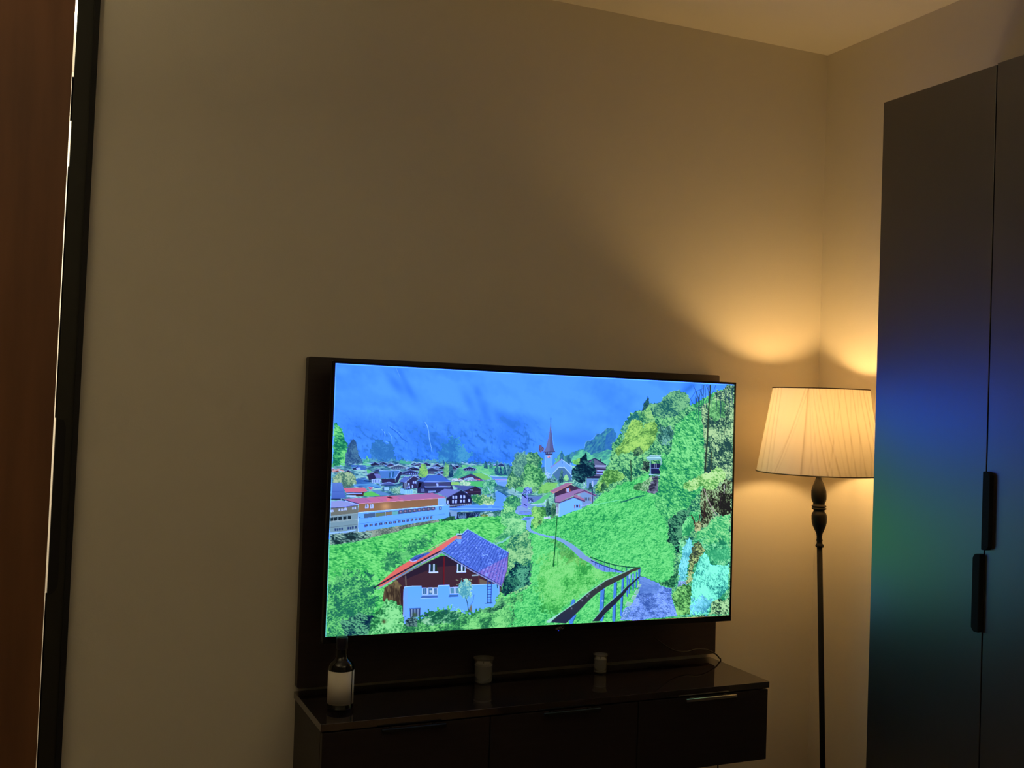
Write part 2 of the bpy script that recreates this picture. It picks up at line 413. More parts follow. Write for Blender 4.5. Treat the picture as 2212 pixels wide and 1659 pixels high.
def paint():
    rng = np.random.RandomState(7)
    # ---- misty mountain wall and cloud
    r = region(CX0, CY0, CX1, CY1); X, Y = r[4], r[5]
    t = ((Y - 785) / 215).clip(0, 1) * (1 - .55 * ((X - 1120) / 90).clip(0, 1))
    n = .45 * vnoise(X, Y, 150, 42, .25, 3) + .3 * vnoise(X, Y, 60, 22, .35, 4) + .15 * vnoise(X, Y, 22, 13, .5, 5) + .1 * vnoise(X, Y, 9, 7, 1.0, 6)
    k = (n - .5) * 1.4 + .95 - .72 * t ** 2.0 + .12 * ((X - 1180) / 400).clip(-1, 1) * (1 - t)
    k = k.clip(0, 1)[..., None]
    put(r, np.ones(X.shape), np.array((50, 122, 238)) * (1 - k) + np.array((82, 162, 255)) * k)
    for q in ((855, 830, 30, 11, .9, .5), (885, 845, 26, 9, 1.0, .5), (868, 812, 22, 7, 1.0, .35), (1010, 865, 30, 10, 1.1, .4), (1030, 845, 14, 8, 1.2, .4), (1045, 890, 38, 11, 1.2, .42), (1085, 905, 45, 13, .7, .5), (1115, 915, 34, 13, .3, .45), (1100, 950, 50, 20, .2, .45), (900, 935, 60, 24, .4, .4), (960, 955, 60, 24, .1, .45), (800, 935, 50, 28, .2, .35), (760, 920, 30, 26, 0, .35), (1240, 950, 60, 18, .1, .4), (1478, 842, 20, 9, -.8, .55), (1500, 870, 18, 10, -1.2, .45), (1490, 835, 12, 5, -.8, .5)):
        soft(q[0], q[1], q[2], q[3], (38, 104, 224), q[5], q[4])
    for q in ((780, 850, 50, 22, 0, .5), (950, 860, 60, 20, -.2, .4), (1100, 850, 50, 30, .3, .35), (1200, 850, 60, 30, 0, .4), (1230, 905, 50, 24, 0, .5), (740, 800, 25, 14, 0, .7), (1060, 872, 8, 60, -.1, .3), (900, 885, 60, 12, .2, .35)):
        soft(q[0], q[1], q[2], q[3], (84, 164, 255), q[5], q[4])
    # green ground under the nearer planting
    leafy([(690, 1170), (900, 1120), (1100, 1100), (1180, 1090), (1280, 1075), (1340, 1040), (1400, 1000), (1450, 900), (1530, 850), (1620, 820), (1620, 1400), (690, 1400)], (26, 120, 80), (72, 196, 100), (128, 244, 130), 3, .3, 1.5, 2, 1.4, 40, 2)
    leafy([(1060, 1090), (1100, 1030), (1160, 1010), (1300, 1000), (1300, 1100), (1060, 1110)], (60, 120, 150), (100, 180, 160), (150, 225, 200), 3, .1, 1.6, 2, 1.4, 30, 8)
    # rock and forest detail on the slope
    r = region(720, 880, 1340, 1000); X, Y = r[4], r[5]
    n = vnoise(X, Y, 15, 6, .7, 11) * .5 + vnoise(X, Y, 7, 3.4, .6, 12) * .35 + vnoise(X, Y, 3, 2.4, .6, 15) * .15
    a = (((Y - 890) / 60).clip(0, 1) * .75) * (1 - ((X - 1130) / 60).clip(0, 1)) * (.35 + .65 * vnoise(X, Y, 34, seed=13))
    put(r, ((n - .57) * 4).clip(0, 1) * a, (78, 158, 250)); put(r, ((.43 - n) * 4).clip(0, 1) * a, (26, 84, 200))
    n = vnoise(X, Y, 3.4, 12, .05, 14) * .7 + vnoise(X, Y, 2, 5, .05, 16) * .3
    put(r, ((n - .6) * 4).clip(0, 1) * a * .6 * ((Y - 930) / 30).clip(0, 1), (74, 150, 226)); put(r, ((.36 - n) * 4).clip(0, 1) * a * .7, (30, 86, 196))
    line(A(1850, 100, 1890, 170, 1915, 280, 1925, 400, 1945, 500, 1965, 570, 1972, 640), 1.5, (140, 205, 255), .85, .8)
    line([(855, 794), (860, 806), (864, 815)], 1, (110, 180, 255), .6)
    line(A(1060, 230, 1110, 290, 1120, 340), 1.6, (120, 195, 255), .7); line(A(1180, 280, 1240, 370, 1250, 490), 1.2, (120, 195, 255), .7); line(A(1130, 450, 1190, 480), 2, (120, 200, 255), .6)
    line(A(1090, 240, 1080, 430), 1.2, (24, 80, 205), .6); line(A(1210, 190, 1340, 290, 1420, 390, 1520, 460), 1.5, (28, 84, 208), .6); line(A(1180, 150, 1330, 260, 1430, 330), 1.2, (95, 172, 252), .6)
    line([(1478, 868), (1492, 858), (1500, 845), (1516, 838)], 1.5, (30, 80, 190), .6)
    leafy([(945, 985), (955, 962), (968, 950), (978, 938), (990, 950), (1000, 965), (1020, 985), (1010, 1000), (940, 1000)], (44, 120, 190), (58, 150, 205), (80, 175, 210), 4, rag=5, seed=20, alpha=.65)
    leafy([(800, 1000), (800, 960), (812, 948), (825, 947), (832, 960), (842, 950), (850, 965), (860, 1003)], (44, 110, 185), (54, 124, 200), (70, 145, 215), 4, rag=3, seed=21, alpha=.75)
    # far trees strip above the village
    leafy([(718, 1010), (718, 985), (800, 990), (900, 992), (960, 996), (1100, 998), (1100, 1020), (718, 1020)], (40, 100, 180), (60, 135, 195), (100, 180, 190), 3, rag=4, seed=22, alpha=.85)
    # left bright tree and the cypress
    leafy(A(200, 110, 255, 120, 300, 190, 345, 270, 375, 360, 410, 430, 440, 520, 430, 620, 400, 700, 380, 800, 420, 880, 440, 960, 150, 990, 165, 700, 180, 400), (24, 120, 90), (70, 190, 110), (130, 245, 130), 4.2, .3, 1.7, 1.8, 1.5, 30, 23, bias=.08)
    fill(A(380, 930, 390, 780, 430, 600, 480, 470, 540, 400, 590, 470, 620, 620, 640, 700, 690, 790, 720, 850, 690, 910), (58, 98, 150), 1, (38, 78, 130))
    leafy(A(380, 930, 390, 780, 430, 600, 480, 470, 540, 400, 590, 470, 620, 620, 640, 700, 690, 790, 720, 850, 690, 910), (36, 74, 130), (52, 96, 150), (86, 140, 180), 3, rag=1.5, seed=24, alpha=.7)
    leafy(A(710, 880, 730, 800, 790, 720, 850, 800, 860, 870), (60, 150, 150), (90, 190, 165), (120, 215, 170), 4, rag=1, seed=25)
    # ---- valley floor and village
    r = region(712, 1000, 1200, 1115); X, Y = r[4], r[5]
    vp = [(714, 1008), (800, 998), (880, 996), (1000, 1000), (1100, 1004), (1130, 1030), (1150, 1110), (714, 1120)]
    leafy(vp, (40, 80, 150), (92, 146, 214), (170, 215, 255), 4, .05, 2.6, 2, 1.7, 30, 26)
    leafy(vp, (40, 110, 110), (80, 190, 130), (130, 230, 150), 6, .1, 2, 2, 1.2, 20, 27, alpha=.28)
    fill(A(1370, 850, 1400, 790, 1500, 820, 1620, 850, 1620, 875), (78, 180, 160)); fill(A(700, 880, 800, 850, 870, 860, 870, 890, 740, 905), (110, 215, 175)); fill(A(780, 960, 850, 985, 910, 1030, 800, 1050), (90, 205, 120))
    def house(x, y, w, h, roof=(66, 96, 176), wall=(34, 38, 80), fl=0):
        # gable front: roof band over a triangular gable, with pale eaves
        fill([(x - w * .5, y), (x, y - h * .55), (x + w * .5, y), (x + w * .42, y + h * .55), (x - w * .42, y + h * .55)], wall)
        fill([(x - w * .6, y + 1), (x - w * .05, y - h * .68), (x + w * .6, y + 1), (x + w * .52, y + 1.6), (x, y - h * .42), (x - w * .52, y + 1.6)], roof)
        line([(x - w * .6, y + .8), (x, y - h * .66), (x + w * .6, y + .8)], .7, (165, 205, 255), .8)
        if fl:
            for k in range(int(w / 4)):
                fill([(x - w * .3 + k * 4, y + h * .1), (x - w * .3 + k * 4 + 1.6, y + h * .1), (x - w * .3 + k * 4 + 1.6, y + h * .35), (x - w * .3 + k * 4, y + h * .35)], (150, 190, 245))
        line([(x - w * .4, y + h * .5), (x + w * .4, y + h * .5)], .9, (150, 195, 250), .7)
    for i in range(46):
        yy = 1001 + (i / 46.) ** 1.2 * 34; xx = 805 + rng.rand() * 290
        if xx > 1010 and yy > 1010: continue
        house(xx, yy, 12 + rng.rand() * 12, 5 + rng.rand() * 3, roof=((66, 96, 176), (92, 110, 190), (110, 140, 215), (50, 74, 150))[rng.randint(4)], wall=((34, 38, 80), (60, 60, 110), (40, 60, 120))[rng.randint(3)])
    house(776, 1010, 30, 9, (58, 110, 210), (36, 46, 100)); fill(A(500, 885, 760, 885, 785, 960, 680, 975, 600, 900, 540, 930, 505, 920), (62, 110, 205)); fill(A(590, 935, 665, 925, 670, 965, 600, 970), (150, 190, 250))
    house(752, 1018, 16, 6); house(720, 1016, 26, 7, (196, 150, 170), (110, 60, 70)); fill(A(150, 985, 270, 950, 380, 995, 360, 1005, 270, 975, 160, 1020), (205, 165, 180))
    house(860, 1008, 36, 9, (150, 190, 220), (60, 80, 130), 1); house(892, 1012, 26, 8); house(886, 1020, 36, 10, (70, 96, 176), (44, 54, 112), 1); house(932, 1014, 26, 9, (84, 110, 190), (48, 60, 110)); house(955, 1010, 18, 6)
    house(803, 1025, 22, 9, (90, 110, 180), (60, 54, 96))
    for i in range(190):
        x = 735 + rng.rand() * 385; y = 1000 + rng.rand() ** 1.3 * 62; l = 3 + rng.rand() * 9; d = (rng.rand() - .5) * 5
        if 1015 < x and y > 1032: continue
        line([(x, y), (x + l, y + d)], .8, ((165, 210, 255), (120, 190, 245), (30, 50, 116), (36, 60, 130), (110, 205, 190))[rng.randint(5)], .75)
    # big L-shaped roof with two dormers
    fill(A(800, 1080, 930, 1010, 1000, 1020, 960, 1110, 920, 1150, 820, 1160), (44, 40, 88)); fill(A(910, 1040, 1020, 1050, 1050, 1130, 960, 1130), (106, 122, 214))
    fill(A(1010, 985, 1390, 980, 1290, 1130, 1050, 1130), (74, 128, 220)); line(A(1010, 985, 1390, 980), 1, (160, 215, 255)); line(A(1395, 985, 1295, 1130), 1.2, (150, 200, 250)); line(A(1200, 1110, 1205, 1030), 2.6, (36, 90, 150)); line(A(1260, 1100, 1268, 1010), 2.6, (30, 84, 150)); line(A(1240, 1110, 1245, 1020), 1, (130, 200, 245))
    fill(A(1310, 1130, 1390, 1000, 1420, 1010, 1400, 1090, 1350, 1200, 1300, 1220), (38, 46, 100)); fill(A(870, 1145, 1040, 1145, 1020, 1220, 880, 1210), (150, 190, 245)); fill(A(1050, 1140, 1300, 1140, 1300, 1220, 1060, 1220), (48, 46, 96))
    for k in range(4): line(A(905 + k * 32, 1160, 905 + k * 32, 1200), 1.3, (60, 90, 160))
    fill(A(1010, 1225, 1190, 1190, 1300, 1220, 1260, 1245, 1060, 1240), (76, 92, 180)); line(A(1050, 1255, 1250, 1265, 1400, 1230), 2.2, (36, 60, 140)); line(A(1010, 1235, 1190, 1200, 1300, 1230), 1, (140, 185, 240))
    leafy(A(600, 1130, 760, 1120, 860, 1200, 1050, 1280, 1040, 1310, 860, 1300, 560, 1290), (50, 100, 190), (78, 140, 220), (120, 185, 245), 5, .1, 3, 1, 1, 20, 28)
    line(A(560, 1250, 800, 1240, 1040, 1290), 3, (88, 160, 235)); line(A(740, 1170, 860, 1190), 2.5, (24, 60, 130))
    leafy(A(160, 1200, 190, 1100, 250, 1030, 340, 1010, 460, 1010, 560, 1060, 590, 1120, 590, 1240, 430, 1290, 300, 1290, 200, 1230), (70, 112, 110), (110, 160, 130), (170, 205, 160), 3.4, rag=2.2, seed=29)
    # blue roof at the left edge and the salmon roof
    fill(A(140, 1210, 325, 1205, 365, 1340, 405, 1480, 330, 1500, 135, 1500), (96, 134, 226), 1, (70, 104, 204)); line(A(135, 1510, 300, 1510), 2.4, (20, 28, 70)); line(A(140, 1368, 372, 1362), .8, (60, 90, 190))
    for k in range(9): line(A(150 + k * 24, 1220, 146 + k * 28, 1490), .6, (80, 112, 206), .7)
    fill(A(355, 1305, 740, 1300, 795, 1355, 760, 1375, 400, 1385), (208, 112, 150)); fill(A(405, 1390, 740, 1380, 720, 1455, 600, 1460, 420, 1420), (74, 48, 62)); fill(A(410, 1400, 700, 1395, 700, 1412, 410, 1415), (150, 190, 240)); fill(A(410, 1440, 590, 1440, 570, 1472, 420, 1470), (170, 210, 250))
    fill(A(720, 1450, 730, 1400, 860, 1365, 1000, 1430, 1040, 1450, 800, 1462), (96, 215, 100)); fill(A(870, 1350, 980, 1340, 1230, 1430, 1040, 1445), (90, 140, 215)); fill(A(815, 1290, 890, 1285, 890, 1330, 830, 1335), (180, 120, 180)); line(A(820, 1290, 850, 1325), 1.5, (200, 60, 80))
    fill(A(1060, 1300, 1200, 1290, 1180, 1360, 1080, 1350), (50, 90, 150)); fill(A(1100, 1290, 1185, 1290, 1185, 1350, 1100, 1350), (150, 205, 245))
    leafy(A(1190, 1330, 1420, 1270, 1400, 1400, 1230, 1400), (30, 80, 90), (70, 140, 130), (150, 210, 200), 2.4, rag=1.4, seed=30)
    # middle chalet and the big hipped roof
    fill(A(1365, 1185, 1460, 1110, 1650, 1075, 1750, 1130, 1690, 1170, 1700, 1310, 1530, 1330, 1440, 1320, 1440, 1215), (50, 48, 96)); fill(A(1365, 1185, 1455, 1115, 1640, 1070, 1560, 1120, 1480, 1205), (84, 116, 214)); line(A(1480, 1205, 1640, 1080, 1750, 1135), 1, (170, 210, 255))
    for q in ((1540, 1215), (1625, 1180), (1660, 1180), (1605, 1260), (1545, 1270)): fill(A(q[0], q[1], q[0] + 24, q[1], q[0] + 24, q[1] + 42, q[0], q[1] + 42), (160, 195, 250))
    line(A(1478, 1210, 1478, 1320), 1.2, (150, 190, 250)); line(A(1510, 1200, 1515, 1320), 1, (150, 190, 250))
    fill(A(1400, 1320, 1455, 1320, 1455, 1410, 1400, 1410), (130, 195, 250)); fill(A(1465, 1335, 1625, 1340, 1625, 1412, 1465, 1412), (140, 215, 250))
    for k in range(7): line(A(1475 + k * 22, 1340, 1475 + k * 22, 1408), .6, (90, 160, 225))
    fill(B(0, 495, 100, 500, 620, 510, 660, 640, 640, 720, 0, 720), (44, 52, 108)); fill(B(0, 490, 200, 390, 430, 385, 620, 505, 120, 515), (66, 112, 222)); line(B(115, 515, 210, 385), .8, (36, 66, 150)); line(B(120, 515, 620, 508), 1, (150, 190, 250)); fill(B(130, 528, 600, 522, 605, 590, 140, 600), (62, 70, 128)); line(B(140, 600, 620, 592), 1, (140, 180, 245)); line(B(130, 632, 620, 628), 1.6, (26, 32, 76)); line(B(150, 615, 600, 612), 1.4, (90, 110, 190))
    fill(B(20, 600, 30, 540, 60, 520, 85, 540, 60, 600, 20, 640), (14, 12, 34)); fill(B(350, 545, 385, 545, 390, 590, 360, 600), (160, 190, 250)); fill(B(60, 640, 140, 640, 140, 700, 60, 700), (110, 140, 220)); fill(B(200, 680, 340, 672, 340, 705, 200, 712), (120, 155, 230))
    for k in range(4): line(B(65 + k * 22, 640, 65 + k * 22, 700), 1.2, (40, 50, 110))
    # trees among the roofs
    leafy(A(1720, 1080, 1745, 940, 1800, 840, 1870, 880, 1900, 980, 1890, 1070, 1800, 1120), (80, 150, 110), (110, 190, 110), (150, 225, 110), 3, rag=1.4, seed=31)
    leafy(B(470, 330, 490, 230, 530, 150, 580, 200, 600, 300, 590, 400, 500, 420), (84, 160, 130), (110, 190, 130), (140, 215, 140), 3, rag=1.4, seed=32); leafy(B(570, 420, 590, 240, 610, 170, 650, 230, 665, 330, 650, 430), (20, 60, 110), (34, 84, 130), (60, 120, 150), 3, rag=1, seed=33)
    line(B(485, 110, 490, 200), .9, (30, 70, 150))
    # right part of the village: fields, pines, road
    leafy(B(660, 430, 700, 330, 830, 200, 1000, 210, 1230, 200, 1420, 230, 1640, 250, 1660, 400, 1400, 460, 1200, 470, 1000, 440, 700, 450), (60, 150, 150), (86, 190, 150), (120, 225, 150), 4, 0, 1.6, 2, 1.2, 20, 34)
    fill(B(1010, 360, 1150, 345, 1290, 400, 1340, 460, 1250, 480, 1130, 440), (120, 215, 110)); line(B(1190, 345, 1300, 390, 1350, 440, 1350, 480), 1, (160, 225, 235))
    for (cx, b, tp, w) in ((1255, 265, 120, 45), (1345, 265, 150, 32), (1315, 180, 135, 16), (1460, 385, 130, 50), (1535, 380, 200, 30), (1605, 390, 165, 40), (1680, 380, 150, 45)):
        leafy(B(cx, tp, cx + w * .6, (tp + b) / 2, cx + w, b, cx - w, b, cx - w * .6, (tp + b) / 2), (22, 70, 120), (40, 96, 135), (70, 135, 150), 2.4, rag=.9, seed=35 + cx)
    house(1013, 1012, 27, 8, (60, 86, 170), (40, 40, 96), 1)
    fill(B(790, 450, 980, 365, 1170, 460, 1160, 490, 780, 500), (70, 56, 100)); line(B(790, 450, 980, 368, 1180, 462), 1.6, (50, 60, 130)); fill(B(860, 450, 1010, 420, 1060, 470, 870, 490), (150, 190, 235)); fill(B(1070, 455, 1150, 462, 1150, 492, 1070, 490), (232, 96, 106)); fill(B(760, 450, 810, 455, 800, 510, 760, 500), (226, 130, 150))
    leafy(B(640, 470, 720, 440, 760, 470, 1240, 480, 1250, 500, 640, 500), (90, 90, 160), (140, 160, 210), (200, 220, 240), 3, seed=38, rag=1)
    fill(B(625, 515, 760, 515, 800, 580, 625, 570), (150, 225, 120)); fill(B(760, 510, 1220, 500, 1220, 600, 1000, 605), (84, 210, 120))
    leafy(B(760, 560, 840, 480, 960, 520, 990, 580, 800, 590), (90, 180, 150), (140, 215, 180), (200, 240, 210), 3, seed=39, rag=1.5)
    fill(B(1340, 400, 1680, 440, 1680, 540, 1600, 600, 1450, 560), (110, 165, 240)); line(B(1400, 470, 1680, 470), 1.4, (190, 150, 220)); line(B(1380, 440, 1680, 440), 1.2, (60, 110, 200)); line(B(1480, 500, 1660, 490), 1, (200, 220, 255)); line(B(1340, 400, 1480, 410, 1680, 420), 1.1, (170, 220, 240))
    fill(B(640, 570, 1060, 590, 860, 690, 780, 640), (76, 98, 180)); fill(B(860, 690, 1070, 600, 1165, 650, 1165, 750, 960, 750, 880, 700), (48, 38, 72)); line(B(860, 685, 1065, 595, 1170, 655), 1.2, (36, 40, 90)); fill(B(970, 655, 1025, 650, 1020, 672, 975, 672), (150, 170, 220)); line(B(920, 705, 1160, 690), 1, (90, 70, 110))
    leafy(B(1180, 640, 1200, 520, 1300, 470, 1440, 480, 1470, 560, 1400, 640, 1430, 720, 1300, 740, 1180, 720), (30, 100, 110), (70, 170, 140), (130, 220, 170), 3, rag=2, seed=40)
    line(B(1410, 580, 1420, 750), 1, (60, 120, 160)); line(B(1290, 600, 1330, 680, 1350, 720), 1, (170, 215, 250)); line(B(1400, 600, 1350, 690), .8, (170, 215, 250))
    # road
    fill(B(1430, 700, 1480, 670, 1600, 740, 1640, 800, 1610, 860, 1600, 1000, 1560, 1040, 1400, 1060, 600, 1060, 560, 980, 1000, 930, 1380, 930, 1440, 860), (92, 158, 240)); line(B(1480, 680, 1560, 720, 1650, 780), 1.6, (30, 80, 150)); line(B(1600, 800, 1605, 960), 1, (120, 185, 250))
    # dark timber hotel with white windows
    fill(B(370, 720, 500, 640, 800, 660, 560, 800), (112, 128, 222)); fill(B(555, 800, 800, 680, 1000, 785, 1000, 930, 560, 990, 530, 980, 530, 820), (32, 34, 76)); line(B(555, 802, 800, 672, 1020, 792), 1.2, (60, 64, 128)); line(B(800, 672, 1060, 800), 1.6, (28, 36, 80)); fill(B(860, 690, 910, 700, 920, 725, 870, 700), (150, 170, 230))
    for (wx, wy) in ((645, 770), (700, 770), (790, 762), (845, 762), (545, 860), (640, 850), (695, 850), (785, 840), (842, 838), (935, 830)): fill(B(wx, wy, wx + 32, wy - 2, wx + 30, wy + 52, wx, wy + 54), (170, 200, 252))
    for k in range(12): soft(900 + (560 + k * 38) / S8, 980 + (955 - k * 3) / S8, 2.2, 1.5, (190, 220, 255), .8)
    leafy(B(1000, 800, 1040, 740, 1100, 740, 1160, 760, 1200, 730, 1250, 760, 1350, 760, 1380, 820, 1430, 850, 1400, 910, 1280, 930, 1100, 920, 1000, 880), (46, 130, 90), (130, 205, 130), (205, 240, 190), 3, rag=2, seed=41)
    fill(B(1285, 760, 1345, 760, 1345, 790, 1285, 790), (120, 185, 230)); fill(B(1295, 965, 1370, 965, 1370, 990, 1295, 990), (120, 205, 250))
    # bridge
    line(B(580, 985, 900, 975, 1500, 975), 1.1, (30, 70, 160)); line(B(560, 1000, 1000, 1000, 1560, 1010), 1.4, (130, 190, 252)); line(B(600, 1045, 1190, 1052, 1560, 1040), 1.2, (20, 50, 120)); line(B(600, 1022, 1500, 1022), 1.5, (70, 125, 220))
    fill(B(540, 1020, 740, 1060, 740, 1200, 700, 1200, 560, 1150), (120, 165, 225)); fill(B(735, 1068, 1165, 1072, 1110, 1160, 960, 1185, 720, 1195), (22, 36, 76)); leafy(B(745, 1080, 900, 1080, 900, 1180, 745, 1185), (20, 50, 80), (44, 80, 120), (90, 130, 190), 3, 1.5, 2, 1, seed=42); leafy(B(960, 1080, 1150, 1080, 1100, 1150, 960, 1165), (16, 34, 70), (40, 66, 120), (120, 160, 220), 2.5, seed=43, rag=1)
    leafy(B(1160, 1070, 1500, 1060, 1600, 1000, 1640, 1060, 1560, 1160, 1300, 1170, 1130, 1160), (50, 110, 110), (100, 160, 170), (170, 210, 220), 3, seed=44, rag=2); leafy(B(1150, 1150, 1200, 1100, 1290, 1120, 1310, 1155), (90, 110, 60), (120, 150, 80), (150, 190, 110), 3, seed=45, rag=1)
    line(B(590, 1080, 600, 1150), 3, (24, 50, 80)); leafy(B(430, 1230, 500, 1170, 600, 1140, 690, 1160, 700, 1200, 600, 1230), (30, 80, 60), (60, 130, 90), (120, 190, 130), 3, rag=1.5, seed=46)
    # ---- orange-walled school: roofs
    fill(E_(125, 190, 300, 175, 420, 190, 640, 255, 330, 300, 125, 310), (142, 158, 236)); line(E_(125, 312, 330, 302, 640, 258), 1.4, (40, 50, 110))
    fill(E_(320, 150, 1130, 95, 1980, 35, 2212, 110, 2212, 128, 640, 232), (196, 112, 164), 1, (186, 114, 172)); fill(E_(1300, 88, 1980, 35, 2212, 110, 1500, 165), (160, 112, 186), .75); fill(E_(320, 150, 760, 125, 900, 210, 640, 232), (166, 110, 176), .8); line(E_(330, 152, 640, 240), 2.2, (28, 40, 100)); line(E_(390, 180, 640, 252), 1.4, (170, 210, 255)); line(E_(640, 232, 2240, 126), 1, (228, 165, 205))
    fill(E_(1140, 105, 1200, 100, 1290, 130, 1200, 140), (90, 34, 60)); fill(E_(1140, 130, 1210, 135, 1200, 180, 1150, 180), (226, 120, 150)); line(E_(760, 150, 860, 205), .7, (150, 90, 170)); line(E_(980, 130, 1080, 190), .6, (170, 90, 170)); line(E_(1330, 120, 1400, 160), .6, (120, 90, 190))
    # school: walls
    fill(E_(640, 236, 2080, 140, 2080, 262, 620, 390), (142, 106, 82), 1, (152, 116, 84)); soft(*E_(1125, 285)[0], 12.5, 9.5, (214, 166, 116), .9, 0, 1.6); fill(E_(2080, 140, 2212, 132, 2240, 250, 2090, 256), (130, 185, 250)); line(E_(2082, 140, 2082, 262), 1, (190, 190, 180))
    for wx in (760, 850): fill(E_(wx, 245, wx + 50, 243, wx + 55, 312, wx - 10, 318), (176, 205, 240)); line(E_(wx + 22, 250, wx + 22, 300), 1.6, (60, 90, 130))
    fill(E_(620, 400, 2212, 262, 2290, 250, 2290, 470, 2212, 500, 620, 755), (108, 184, 248), 1, (100, 172, 246)); line(E_(620, 398, 2212, 262, 2290, 252), 1.2, (190, 235, 255)); line(E_(620, 398, 622, 755), 1.1, (205, 240, 255))
    line(E_(640, 602, 1400, 520, 2212, 420), .7, (70, 130, 200)); line(E_(640, 510, 730, 500), .7, (90, 150, 220))
    fill(E_(725, 420, 2030, 290, 2035, 345, 735, 500), (70, 100, 150)); fill(E_(950, 405, 1110, 390, 1110, 455, 950, 475), (104, 130, 110)); fill(E_(1130, 388, 1240, 378, 1240, 440, 1130, 455), (130, 122, 104)); fill(E_(1250, 380, 1350, 365, 1350, 430, 1250, 445), (100, 180, 200))
    for wx in (940, 1120, 1245): line(E_(wx, 400 - (wx - 940) * .09, wx, 480 - (wx - 940) * .1), 1, (160, 205, 240))
    for k in range(8):
        wx = 1370 + k * 85; wy = 352 - k * 8.5; fill(E_(wx, wy, wx + 60, wy - 6, wx + 60, wy + 56, wx, wy + 64), (60, 60, 110)); soft(*E_(wx + 30, wy + 28)[0], 2.4, 2.2, (190, 180, 215), .8)
    fill(E_(2100, 285, 2150, 280, 2150, 345, 2100, 350), (60, 80, 140)); fill(E_(2112, 300, 2140, 297, 2140, 332, 2112, 336), (130, 170, 220)); fill(E_(640, 470, 668, 465, 668, 492, 642, 495), (70, 110, 170))
    for k in range(16):
        wx = 740 + 92 * k - k * (k - 1) * .85; wy = 618 - k * 11.2 + k * k * .06; w_ = 58 - k * 1.2
        fill(E_(wx, wy, wx + w_, wy - 6, wx + w_, wy + 36, wx, wy + 44), (52, 66, 124)); fill(E_(wx + w_ * .35, wy + 8, wx + w_ * .6, wy + 6, wx + w_ * .6, wy + 30, wx + w_ * .35, wy + 32), (140, 150, 190))
    # left wing
    fill(E_(120, 318, 330, 305, 620, 262, 620, 640, 620, 760, 100, 800, 105, 500), (126, 152, 176), 1, (120, 160, 186)); fill(E_(120, 318, 330, 305, 620, 262, 620, 400, 120, 455), (112, 118, 118))
    for (a, b, w_) in ((130, 345, 40), (270, 325, 70), (360, 312, 50), (520, 295, 60)): fill(E_(a, b, a + w_, b - 6, a + w_ + 8, b + 38, a - 8, b + 44), (180, 205, 235)); line(E_(a + w_ * .5, b, a + w_ * .5, b + 30), 1.3, (50, 70, 100))
    for k, wx in enumerate((110, 180, 262, 350, 435)): fill(E_(wx, 492 - k * 9, wx + 62, 485 - k * 9, wx + 60, 552 - k * 9, wx, 560 - k * 9), (28, 44, 60)); line(E_(wx - 5, 560 - k * 9, wx + 66, 552 - k * 9), 1, (170, 195, 215))
    line(E_(110, 470, 610, 408), .8, (160, 185, 200)); line(E_(105, 580, 610, 520), .8, (160, 185, 200)); line(E_(105, 670, 610, 610), .9, (90, 110, 130))
    for wx in (195, 235, 275, 315, 430, 470, 510, 565): fill(E_(wx, 690 - (wx - 195) * .12, wx + 30, 686 - (wx - 195) * .12, wx + 30, 730 - (wx - 195) * .12, wx, 738 - (wx - 195) * .12), (44, 70, 130))
    line(E_(100, 775, 400, 750, 570, 715), 2.4, (150, 205, 250))
    # scrub below the school, retaining wall
    fill(E_(620, 756, 1400, 640, 2100, 520, 2100, 560, 1400, 730, 900, 850, 700, 890), (110, 126, 128)); leafy(E_(620, 756, 1400, 640, 2100, 520, 2100, 560, 1400, 730, 900, 850, 700, 890), (80, 100, 100), (116, 134, 130), (150, 170, 160), 4, rag=1, seed=47)
    leafy(E_(100, 800, 400, 770, 850, 750, 890, 800, 800, 880, 400, 960, 95, 990), (26, 50, 60), (64, 104, 110), (150, 190, 180), 4, .1, 1.8, 1.5, 2, 20, 48)
    # ---- the near meadows
    leafy(E_(95, 1000, 350, 980, 640, 930, 860, 860, 1060, 800, 1300, 760, 1560, 670, 2000, 590, 2290, 540) + B(700, 1205, 1000, 1165, 1400, 1150, 1560, 1160, 1700, 1300, 1560, 1440, 1400, 1620) + [(1040, 1250), (1010, 1400), (695, 1400), (700, 1250)], (38, 160, 76), (86, 220, 96), (130, 252, 126), 3.2, .12, 2.0, .8, 1.5, 34, 49, bias=.0)
    leafy([(700, 1270), (730, 1240), (760, 1230), (800, 1250), (812, 1300), (800, 1335), (740, 1390), (700, 1390)], (14, 84, 84), (52, 150, 90), (120, 225, 120), 3.4, -.3, 1.3, 14, 1.9, 25, 50, alpha=.8, bias=.0)
    leafy([(820, 1215), (840, 1195), (900, 1165), (935, 1150), (940, 1160), (880, 1200), (840, 1235)], (18, 92, 80), (64, 160, 96), (110, 215, 120), 3, -.4, 1.3, 9, 1.7, 25, 51, alpha=.7)
    leafy([(735, 1340), (780, 1325), (812, 1332), (800, 1372), (745, 1380)], (10, 40, 70), (28, 84, 84), (96, 180, 130), 4, .1, 1.4, 3, 1.8, 25, 52)
    # right meadow
    leafy(G_(560, 950, 700, 830, 850, 740, 1050, 640, 1300, 540, 1480, 500, 1640, 410, 1720, 350, 1900, 180, 2060, 80, 2212, 20) + H_(160, 340, 380, 250, 540, 180, 620, 260, 640, 560, 620, 800, 820, 1050, 860, 1300, 840, 1450, 960, 1659) + [(1455, 1270), (1448, 1285), (1400, 1262), (1385, 1245), (1330, 1400), (1090, 1400), (1080, 1250), (1110, 1200)], (36, 160, 84), (84, 222, 104), (126, 252, 132), 2.8, -.5, 1.7, .8, 1.4, 40, 53, bias=.02)
